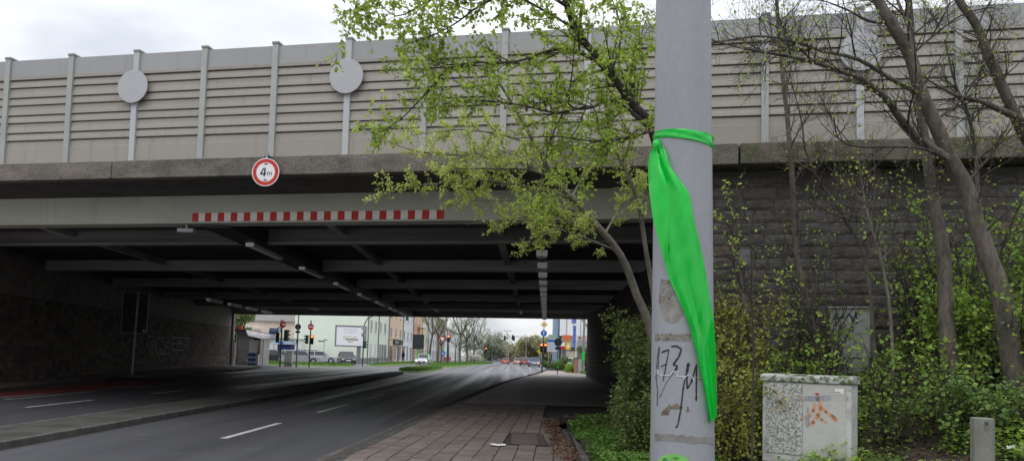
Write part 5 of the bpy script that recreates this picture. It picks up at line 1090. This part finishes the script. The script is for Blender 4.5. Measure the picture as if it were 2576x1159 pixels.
def pole(name, label, vx, Y, h, r, mat, cat='pole', dz=.02, r2=None, lean=0):
    t = thing(name, label, cat, gpos(vx, Y, dz)); MB().cyl((0, 0, -.1), (lean, 0, h), r, r2 or r, 12).build('post', mat, t); return t
t = pole('signal_post', 'green signal post with no entry sign and dark signal heads right of the kiosk', 704, 63.6, 4.15, .06, green_pole, 'traffic light')
rsign(t, 3.72, .32, sign_r, 'no_entry_sign', .9, (.12, -.12, 0), 'noentry'); rsign(t, 3.75, .42, sign_grey, 'round_sign_back', -1.0, (-.12, .06, 0)); signal(t, .42, 0, 2.25, rad(150), None, green_pole, s=1.15); signal(t, -.36, .05, 2.1, rad(200), None, green_pole)
MB().tube([(0, 0, 2.5), (.42, 0, 2.5)], .03, 6).build('bracket', galv, t); MB().tube([(-.36, 0, 2.4), (0, 0, 2.4)], .03, 6).build('bracket', galv, t); MB().tube([(.05, 0, 3.9), (.5, .3, 3.7), (.62, .35, 3.1)], .02, 6).build('frame_arm', sign_w, t); MB().box(-.06, .06, -.1, -.06, 1.0, 1.2).build('push_button', sign_y, t)
t = pole('lamp_post', 'tall grey lamp post with black sign back and ochre box before the silver estate', 745, 63.9, 5.3, .075, galv, 'lamp post', r2=.06)
rsign(t, 3.55, .27, sign_dark, 'round_sign_back'); MB().box(-.2, .2, -.07, -.05, 3.0, 3.2).build('plate_back', sign_dark, t); MB().box(-.08, .08, -.12, -.07, 2.1, 2.42).build('button_box', M('box_ochre', (.36, .25, .10), .6), t)
t = pole('signal_post', 'green post with red pedestrian light and no entry sign before the silver estate', 777, 65.0, 4.2, .055, green_pole, 'traffic light')
rsign(t, 3.62, .29, sign_r, 'no_entry_sign', .75, (.02, -.08, 0), 'noentry'); signal(t, .16, -.02, 2.05, rad(12), 'red', dark_steel, s=.95); signal(t, -.30, .02, 2.08, rad(-100), None, green_pole, s=.9); MB().box(-.06, -.02, -.14, .12, 2.0, 2.95).build('backing_board', sign_w, t)
t = thing('switch_cabinet', 'pale grey switch cabinet on a plinth before the silver estate', 'utility cabinet', gpos(725, 66.2, .02)); MB().box(-.35, .33, -.2, .2, .35, 1.18).build('case', M('cab_pale', (.47, .46, .42), .7), t, bevel=.02); MB().box(-.34, .32, -.19, .19, 0, .349).build('plinth', grey_pl, t)
MB().box(-.37, .35, -.22, .22, 1.181, 1.22).build('lid', MATS['cab_pale'], t)
t = pole('street_name_post', 'slim post with two street name plates before the mint wall', 813, 72, 2.7, .03, galv, 'street sign'); MB().box(-.62, -.03, -.02, .02, 2.35, 2.52).build('name_plate', M('plate_olive', (.30, .32, .24), .6), t); MB().box(.03, .3, -.02, .02, 2.5, 2.62).build('name_plate', sign_grey, t)
t = pole('low_bollard', 'slim pale bollard by the corner of the mint house', 935, 84, 1.0, .06, galv, 'bollard')
# curved mast
t = pole('signal_mast', 'tall green mast with a long curved arm and grey sign backs before the mint house', 911.5, 77.5, 3.9, .07, green_pole, 'traffic light')
MB().tube([(0, 0, 3.9), (.05, 0, 4.5), (.35, 0, 5.1), (1.0, 0, 5.4), (2.6, 0, 5.62), (5.2, 0, 5.9)], [.06, .06, .055, .05, .05, .045], 8).build('arm', green_pole, t)
rsign(t, 3.95, .34, sign_grey, 'diamond_sign_back', 0, (.05, -.07, 0), None, 'diamond'); rsign(t, 3.3, .26, sign_grey, 'round_sign_back'); signal(t, .18, 0, 1.85, rad(110), None, green_pole, s=.9); signal(t, 4.6, 0, 5.0, rad(185), None, green_pole, s=.9)
# shelter, person
t = thing('bus_shelter', 'grey glazed bus shelter with a dark poster beside the peach house', 'bus shelter', gpos(1000, 112, .05), rad(-80))
MB().box(-2, 2, -.02, .02, .3, 2.3).build('glass_back', M('shelter_glass', (.34, .37, .38), .2, spec=.6), t); MB().box(-2.1, 2.1, -.2, 1.4, 2.35, 2.5).build('roof', sign_grey, t); MB().box(-2, -.6, -.07, -.021, .7, 2.1).build('poster', M('poster_dark', (.10, .06, .06), .5, (.45, .3, .3), scale=3), t)
for x_ in (-2, 0, 2): MB().box(x_ - .05, x_ + .05, -.05, .05, 0, 2.34).build('post', dark_steel, t)
def person(label, pos, coat, rot=0):
    t = thing('person', label, 'person', pos, rot)
    J = [(0, 0, .92), (0, 0, 1.15), (0, 0, 1.40), (0, 0, 1.50), (0, -.01, 1.58), (0, -.01, 1.72), (.09, .02, .88), (.11, .06, .48), (.12, .12, .06), (.12, .0, .03), (-.09, 0, .88), (-.11, -.06, .48), (-.12, -.05, .06), (-.12, -.17, .03), (.19, 0, 1.38), (.25, .03, 1.1), (.24, -.06, .86), (-.19, 0, 1.38), (-.25, .02, 1.1), (-.22, -.10, .88)]
    E_ = [(0, 1), (1, 2), (2, 3), (3, 4), (4, 5), (0, 6), (6, 7), (7, 8), (8, 9), (0, 10), (10, 11), (11, 12), (12, 13), (2, 14), (14, 15), (15, 16), (2, 17), (17, 18), (18, 19)]
    Rr = [.15, .155, .15, .07, .085, .07, .105, .075, .05, .045, .105, .075, .05, .045, .075, .055, .04, .075, .055, .04]
    me = bpy.data.meshes.new('body'); me.from_pydata(J, E_, []); o = obj('body', me, coat, t); m1 = o.modifiers.new('skin', 'SKIN'); m2 = o.modifiers.new('sub', 'SUBSURF'); m2.levels = m2.render_levels = 2
    for v, r_ in zip(me.skin_vertices[0].data, Rr): v.radius = (r_, r_ * .8)
    me.skin_vertices[0].data[0].use_root = True
    b = MB(); b.tube([(0, -.035, 1.56), (0, -.035, 1.60), (0, -.03, 1.70)], [.05, .062, .05], 10); b.build('face', M('skin', (.5, .33, .25), .6), t, smooth=True); b = MB(); b.tube([(0, .005, 1.64), (0, .005, 1.70), (0, 0, 1.765), (0, 0, 1.79)], [.075, .088, .07, .02], 10); b.build('hair', M('hair', (.04, .03, .025), .8), t, smooth=True)
person('person in black coat walking past the white house entrance', gpos(1013.5, 108, .05), M('coat_black', (.02, .02, .022), .85), rad(150))
# island sign and posts
t = thing('panel_sign', 'large dark sign panel seen from behind on a post in the grass island', 'traffic sign', gpos(1048, 70.5, .1)); MB().cyl((0, 0, -.1), (.05, 0, 3.2), .045, n=10).build('post', galv, t); MB().box(-.50, .62, -.10, -.05, 1.85, 3.28).build('panel', sign_dark, t); MB().box(-.4, .5, -.049, -.045, 2.5, 2.55).build('rail', galv, t)
def tie(t, x, z, r=.07): # a green plastic strip tied to a post
    b = MB(); b.tube([(x, 0, z), (x, 0, z + .09)], r, 10); b.sheet([[(x - r - .01, -r - .02, z + .08 - .1 * i), (x + r * .3 + .05 * math.sin(i), -r - .03 - .02 * (i % 2), z + .06 - .1 * i)] for i in range(9)]); b.build('green_tie', film, t)
tie(t, .02, 1.65)
t = pole('slim_post', 'slim grey post tied with a green strip on the grass island near the oncoming car', 1074.5, 71.5, 2.6, .05, galv); tie(t, 0, 1.55)
t = pole('signal_post', 'green post with glowing red signal and give way sign on the planted median', 1124, 97, 3.0, .10, green_pole, 'traffic light', .1)
signal(t, .1, -.05, 2.95, 0, 'red', dark_steel, s=1.15); rsign(t, 3.45, .52, sign_r, 'give_way_sign', 0, (-.75, 0, 0), 'yield', 'tri'); MB().box(-.75, 0, .0, .05, 3.4, 3.46).build('bracket', galv, t); tie(t, -.5, 2.1)
t = pole('keep_right_post', 'blue round arrow sign low on a post at the tip of the median', 1113, 92, 1.75, .04, galv, 'traffic sign', .1); rsign(t, 1.5, .33, sign_b, 'blue_arrow_sign', 0, (0, -.06, 0), 'downright')
# right side
t = pole('signal_post', 'green post with priority diamond, blue arrow sign and two red signals at the right kerb', 1362.5, 69.2, 4.6, .055, green_pole, 'traffic light', .1, .04, lean=.09)
rsign(t, 4.55, .38, sign_w, 'priority_sign', 0, (.1, -.07, 0), 'priority', 'diamond'); rsign(t, 3.72, .30, sign_b, 'blue_arrow_sign', 0, (.08, -.07, 0), 'up'); signal(t, -.10, -.05, 1.9, 0, 'red', dark_steel, s=.98); signal(t, .28, -.02, 1.9, 0, 'red', dark_steel, s=.98)
MB().cyl((0, 0, -.1), (.02, 0, 1.4), .08, n=12).build('base_sleeve', green_pole, t)
t = pole('sign_post', 'black round sign back on a thin dark post standing on the pavement past the bridge', 1401.5, 61.5, 2.6, .035, dark_steel, 'traffic sign', .1); rsign(t, 2.75, .34, sign_dark, 'round_sign_back'); MB().box(-.24, .24, -.08, -.05, 2.12, 2.38).build('plate_back', sign_dark, t); tie(t, 0, 1.3, .05)
t = pole('priority_post', 'small yellow diamond sign far along the right kerb', 1356, 118, 2.3, .04, galv, 'traffic sign'); rsign(t, 2.4, .42, sign_y, 'diamond_sign', 0, (0, -.05, 0), None, 'diamond')
t = pole('pedestrian_sign', 'yellow sign with a small child figure on a grey post by the footpath', 1427, 90, 3.4, .07, galv, 'traffic sign', .15); MB().box(-.32, .32, -.12, -.08, 2.35, 3.35).build('plate', sign_y, t, bevel=.03)
q = MB(); q.disc((0, -.125, 3.12), .09, .004, 12); q.prism([(-.06, 3.02), (.06, 3.02), (.16, 2.72), (-.16, 2.72)], 'y', -.125, -.121); q.box(-.07, -.02, -.125, -.121, 2.55, 2.72); q.box(.02, .07, -.125, -.121, 2.55, 2.72); q.build('child_figure', sign_w, t); MB().box(-.16, .16, -.1245, -.1205, 3.18, 3.27).build('hair', dark_steel, t); MB().prism([(-.1, 2.5), (.1, 2.5), (0, 2.42)], 'y', -.125, -.121).build('arrow', sign_r, t)
t = pole('large_lamp_post', 'thick grey green lamp post tied with a green strip beside the right abutment', 1466, 68, 7.5, .13, M('post_greygreen', (.24, .27, .24), .6), 'lamp post', .15, .09); tie(t, 0, 1.9, .15)
for vx_, col_, lb_ in ((1447.5, M('pillar_red', (.40, .20, .16), .8), 'reddish short pillar beside the thick lamp post'), (1457, M('pillar_pale', (.42, .46, .42), .8), 'pale short pillar beside the thick lamp post')):
    t = thing('gate_pillar', lb_, 'pillar', gpos(vx_, 69.5, .15)); MB().box(-.17, .17, -.17, .17, -.1, 1.35).build('shaft', col_, t, bevel=.02); MB().box(-.2, .2, -.2, .2, 1.351, 1.42).build('cap', kerb_m, t)
t = thing('direction_sign', 'stack of pale direction boards with a blue top board', 'sign', gpos(1387, 105, .1))
for k in range(5): MB().box(-.75, .75, -.05, 0, 2.2 + .36 * k, 2.52 + .36 * k).build('board', sign_b if k == 4 else M('board_pale', (.50, .54, .60), .5), t)
for x_ in (-.5, .5): MB().box(x_ - .04, x_ + .04, .002, .08, 0, 4.0).build('post', galv, t)
# store on the right
sx0, sx1 = GX(1392, 112), GX(1500, 112)
t = thing('store_building', 'white modern store with orange and red adverts and a grey canopy on the right', 'building', (sx0, 112, -.1)); Ls = sx1 - sx0 + 8
stw = M('store_white', (.80, .81, .82), .6, (.75, .76, .77), scale=.6, fine=.03)
MB().box(1.2, Ls, 1.5, 20, 0, 4.95).build('lower_wall', M('store_grey', (.42, .44, .44), .7), t); MB().box(.6, Ls, -1.5, 1.4, 3.2, 4.15).build('canopy', M('store_canopy', (.33, .36, .36), .6), t); MB().box(.9, Ls, 1, 22, 5.0, 14).build('upper_wall', stw, t)
for k in range(8): MB().box(1.9 + k * 1.1, 2.0 + k * 1.1, .9, .995, 5.2, 13.5).build('facade_rib', sign_grey, t)
for k in range(12): MB().box(1.4 + k * .75, 1.5 + k * .75, 1.42, 1.499, .2, 3.15).build('wall_rib', sign_grey, t)
MB().box(.1, .75, 2, 6, 0, 8).build('blue_tower', M('store_blue', (.28, .38, .52), .5), t)
for a, b_, m_ in ((-1.0, .1, M('ad_green', (.35, .42, .36), .6)), (1.2, 2.4, M('ad_orange', (.72, .17, .05), .6)), (2.7, 3.6, M('ad_cream', (.6, .58, .5), .6)), (4.0, 5.0, M('ad_pink', (.62, .42, .40), .6)), (5.2, 6.2, MATS['ad_orange']), (6.4, 7.4, sign_w)): MB().box(a, b_, -1.6, -1.52, 4.2, 5.05).build('advert', m_, t)
MB().box(6.5, 7.3, -1.65, -1.61, 4.25, 4.5).build('advert_stripe', sign_r, t)
t = thing('flag_pole', 'white pole with two long blue flags before the store', 'flag', gpos(1447, 92, 0)); MB().cyl((0, 0, 0), (0, 0, 9), .05, n=8).build('pole', white_p, t)
for (z0_, z1_, w_) in ((2.8, 5.6, .38), (5.9, 8.8, .6)):
    rows = [[(-.05 - w_ * (j / 6), .06 * math.sin(i * .9 + j), z0_ + (z1_ - z0_) * i / 9) for j in range(7)] for i in range(10)]; o = MB().sheet(rows).build('flag', M('flag_blue', (.05, .13, .48), .6, (.20, .22, .45), scale=1.2), t); o.modifiers.new('s', 'SOLIDIFY').thickness = .01
t = thing('red_white_sign', 'small red and white sign beside the store wall', 'sign', gpos(1412, 100, .1)); MB().box(-.35, .35, 0, .06, 2.5, 3.0).build('red_half', sign_r, t); MB().box(-.35, .35, 0, .06, 3.001, 3.5).build('white_half', sign_w, t); MB().box(-.04, .04, .061, .1, 0, 3.4).build('post', galv, t)
t = thing('beige_housing', 'beige box shaped housing behind the yellow sign', 'utility cabinet', gpos(1437, 93, .1)); MB().box(-.7, .7, 0, .8, 0, 2.3).build('case', M('housing_beige', (.55, .50, .38), .7), t, bevel=.03); MB().box(-.75, .75, -.05, .85, 2.301, 2.4).build('lid', kerb_m, t)
# far lamps and signal masts
t = pole('street_lamp', 'tall double armed street lamp in the centre distance', 1274, 190, 8.6, .10, galv, 'street lamp', r2=.07); MB().box(-1.0, 1.0, -.08, .08, 8.55, 8.65).build('arms', galv, t)
for x_ in (-1, .55): MB().box(x_ - .0, x_ + .45, -.14, .14, 8.45, 8.548).build('lamp_head', sign_grey, t)
t = pole('street_lamp', 'thin street lamp before the olive trees in the distance', 1322, 200, 6.5, .08, galv, 'street lamp'); MB().box(-.6, .6, -.08, .08, 6.48, 6.58).build('lamp_head', sign_grey, t)
for vx_, Y_, h_, ax, ns2, lb_ in ((1213, 140, 5.0, 6.2, (4.2, 6.0), 'signal mast on the median with two heads on a long arm to the right'), (1278, 175, 4.2, -5.2, (-5.0,), 'signal mast with a curved arm reaching left in the distance'), (1361, 135, 5.0, -5.6, (-5.5,), 'signal mast by the right kerb reaching left over the lanes')):
    t = pole('signal_mast', lb_, vx_, Y_, h_ - .6, .09, galv, 'traffic light'); MB().tube([(0, 0, h_ - .6), (ax * .06, 0, h_ - .1), (ax * .2, 0, h_ + .15), (ax, 0, h_ + .35)], [.08, .07, .06, .045], 8).build('arm', galv, t)
    for x_ in ns2: signal(t, x_, 0, h_ - .35, 0, None, dark_steel, s=1.1)
t = pole('signal_post', 'far red signal on the end of the planted median', 1221, 150, 2.5, .06, green_pole, 'traffic light'); signal(t, 0, -.1, 2.4, 0, 'red', dark_steel, s=1.1)
# sign board under the bridge, left
q = Vector((GX(331, 33.5), 33.5, .125)); t = thing('sign_board', 'tall dark sign board seen from behind on a post in the shade of the bridge', 'traffic sign', q)
MB().cyl((0, 0, 0), (.08, 0, 3.9), .05, n=10).build('post', galv, t); MB().box(-.64, .52, .06, .09, 2.02, 3.85).build('panel', sign_dark, t); e_ = MB(); e_.box(-.67, -.641, .04, .1, 2.0, 3.87); e_.box(.521, .55, .04, .1, 2.0, 3.87); e_.box(-.641, .521, .04, .1, 1.99, 2.019); e_.build('rim', galv, t); MB().box(.34, .46, .05, .059, 2.1, 2.17).build('sticker', sign_w, t); MB().box(-1.0, .95, -.3, .5, -.02, .09).build('base_slab', kerb_m, t, bevel=.03)
# ---- background trees and bushes
def street_tree(seed, h, spread, leafd, lm, ls=.11, low=.38):
    random.seed(seed); T = Plant(); top = Vector((random.uniform(-.3, .3), 0, h * low)); T.limb([Vector((0, 0, -.2)), Vector((.03, 0, h * .2)), top], .19, .13, 0, .1, 3, 0, sides=8)
    for k in range(7):
        a = 2 * PI * k / 7 + random.uniform(-.4, .4); e = top + Vector((math.cos(a) * spread * random.uniform(.5, 1), math.sin(a) * spread * random.uniform(.5, 1), h * random.uniform(.35, .62)))
        m_ = top.lerp(e, .45) + Vector((math.cos(a), math.sin(a), 0)) * spread * .12
        T.limb([top + Vector((0, 0, -.3 + .08 * k)), m_, e], .085, .02, 1.5, 1.7, 2, leafd, up=.15, start=.15, main=True, sides=6)
    return T
protos = [street_tree(91, 11, 3.2, 7, leaf_far), street_tree(92, 12, 3.5, 8, leaf_far), street_tree(93, 10, 3.0, 9, leaf_far)]
PM = []
for T in protos:
    t = T.finish('street_tree', 'x', 'tree', (0, 0, 0), M('bark_far', (.14, .125, .10), .95, (.10, .09, .075), scale=4), leaf_far, .13, .4, crown='buds'); PM.append(t)
used = set(); TL = [(1081, 112, 'first street tree left of the silver car, dark leaning trunk before the cream house', 0), (1101, 136, 'second budding street tree in the row before the grey house', 1), (1110, 146, 'third budding street tree in the row before the brown house', 2), (1127, 160, 'fourth budding street tree in the row behind the red signal', 0),
      (1156, 108, 'big budding tree with green tinged trunk on the median', 1), (1174, 128, 'second budding tree on the median from the bridge', 2), (1191, 148, 'third budding tree on the median behind the white blossom', 0), (1203, 166, 'fourth budding tree on the median', 1), (1212, 184, 'last budding tree at the far tip of the median', 2), (1236, 215, 'far budding tree left of the open road', 0),
      (1490, 75, 'bare tree hiding the store wall beside the right abutment', 1), (1145, 190, 'far budding tree between the house row and the median', 2)]
for vx_, Y_, lb_, k in TL:
    if k not in used: r_ = PM[k]; used.add(k)
    else:
        r_ = PM[k].copy(); COL.objects.link(r_)
        for ch_ in list(PM[k].children):
            c_ = ch_.copy(); COL.objects.link(c_); c_.parent = r_
    r_.location = gpos(vx_, Y_, .05); r_.rotation_euler.z = vx_ * 1.7; r_['label'] = lb_; r_['group'] = 'budding trees beyond the bridge'; s_ = .9 + (vx_ * 7 % 10) / 50; r_.scale = (s_, s_, s_)
def bush(name, label, vx, Y, rx, h, n, lm, ls, seed, stems=True, zoff=0):
    rg = np.random.default_rng(seed); random.seed(seed); p_ = gpos(vx, Y, zoff); t = thing(name, label, 'bush' if h < 3.2 else 'tree', p_, 0)
    P = []; cl = [(random.uniform(-.8, .8) * rx, random.uniform(-.5, .5) * rx, h * random.uniform(.25, .85), random.uniform(.25, .42)) for _ in range(14)]
    for i in range(n):
        c = cl[i % 14]; v = rg.normal(0, 1, 3); v /= np.linalg.norm(v); R_ = c[3] * min(rx, h) * rg.uniform(.6, 1.05); P.append((c[0] + v[0] * R_ * 1.2, c[1] + v[1] * R_, max(.02, c[2] + v[2] * R_)))
    D = rg.normal(0, 1, (n, 3)); Nn = rg.normal(0, .6, (n, 3)); Nn[:, 2] += 1; L = ls * rg.uniform(.6, 1.3, n); stuff(leaf_mesh('foliage', np.array(P), D, Nn, L, L * .4, lm, t))
    b = MB()
    for c in cl[:8]: b.tube([(c[0] * .15, c[1] * .15, -.1), (c[0] * .5, c[1] * .5, c[2] * .55), (c[0], c[1], c[2])], [.02 * h, .014 * h, .006 * h], 5)
    b.build('stems', bark_d, t); return t
far_g = leafm('far_green', (.33, .37, .27), (.27, .31, .23)); far_o = leafm('far_olive', (.42, .40, .22), (.34, .33, .19)); blossom = leafm('blossom', (.72, .70, .66), (.6, .6, .52))  # far green and olive leaves paled to stand in for distance haze
bush('blossom_bush', 'white blossoming bush on the planted median', 1187, 138, 1.7, 2.7, 2600, blossom, .16, 501); bush('green_bush', 'yellow green low bush right of the white blossom', 1200, 142, 1.4, 1.5, 1500, leaf_l, .16, 502)
for k, (vx_, Y_, rx_, h_, m_, lb_) in enumerate(((1225, 260, 10, 9, far_g, 'hazy green tree mass left of the far road'), (1250, 300, 9, 7, far_g, 'low distant trees at the vanishing point of the road'), (1292, 330, 10, 6, far_g, 'faint far trees straight ahead over the cars'), (1318, 240, 6, 6.5, far_o, 'olive brown tree clump right of the far road'), (1345, 220, 6, 8, far_o, 'tall olive tree clump behind the yellow diamond sign'), (1372, 210, 6, 8.5, far_o, 'olive trees behind the direction boards'))):
    bush('far_tree', lb_, vx_, Y_, rx_, h_, 9000, m_, .5, 510 + k)
bush('dark_tree', 'dark evergreen tree behind the wall end left of the beige house', 589, 90, 2.4, 7.5, 5000, leaf_h, .25, 520)
for k, (vx_, Y_, rx_, h_, lb_) in enumerate(((1384, 86, 1.1, .95, 'clipped round bush left of the dark sign post'), (1408, 84, .9, .95, 'clipped bush right of the dark sign post'), (1437, 78, 1.3, 1.5, 'large rounded bush in front of the beige housing'), (1443, 71.5, .9, .8, 'low grassy bush beside the short pillars'))): bush('clipped_bush', lb_, vx_, Y_, rx_, h_, 4200, leaf_l if k == 3 else leafm('bush_leaf', (.14, .22, .05), (.10, .16, .04)), .10, 530 + k, zoff=.08)
bush('dark_shrub', 'dark leafed shrub behind the thick lamp post', 1478, 72, 1.0, 3.0, 3000, leaf_h, .13, 540)
t = thing('railing', 'low dark railing across the far end of the road', 'railing', (0, 205, gz(205)))
for x_ in range(-9, 6): MB().box(x_ - .04, x_ + .04, -.04, .04, 0, 1.0).build('post', dark_steel, t)
for z_ in (.45, .95): MB().box(-9, 5, -.06, -.041, z_, z_ + .09).build('rail', dark_steel, t)
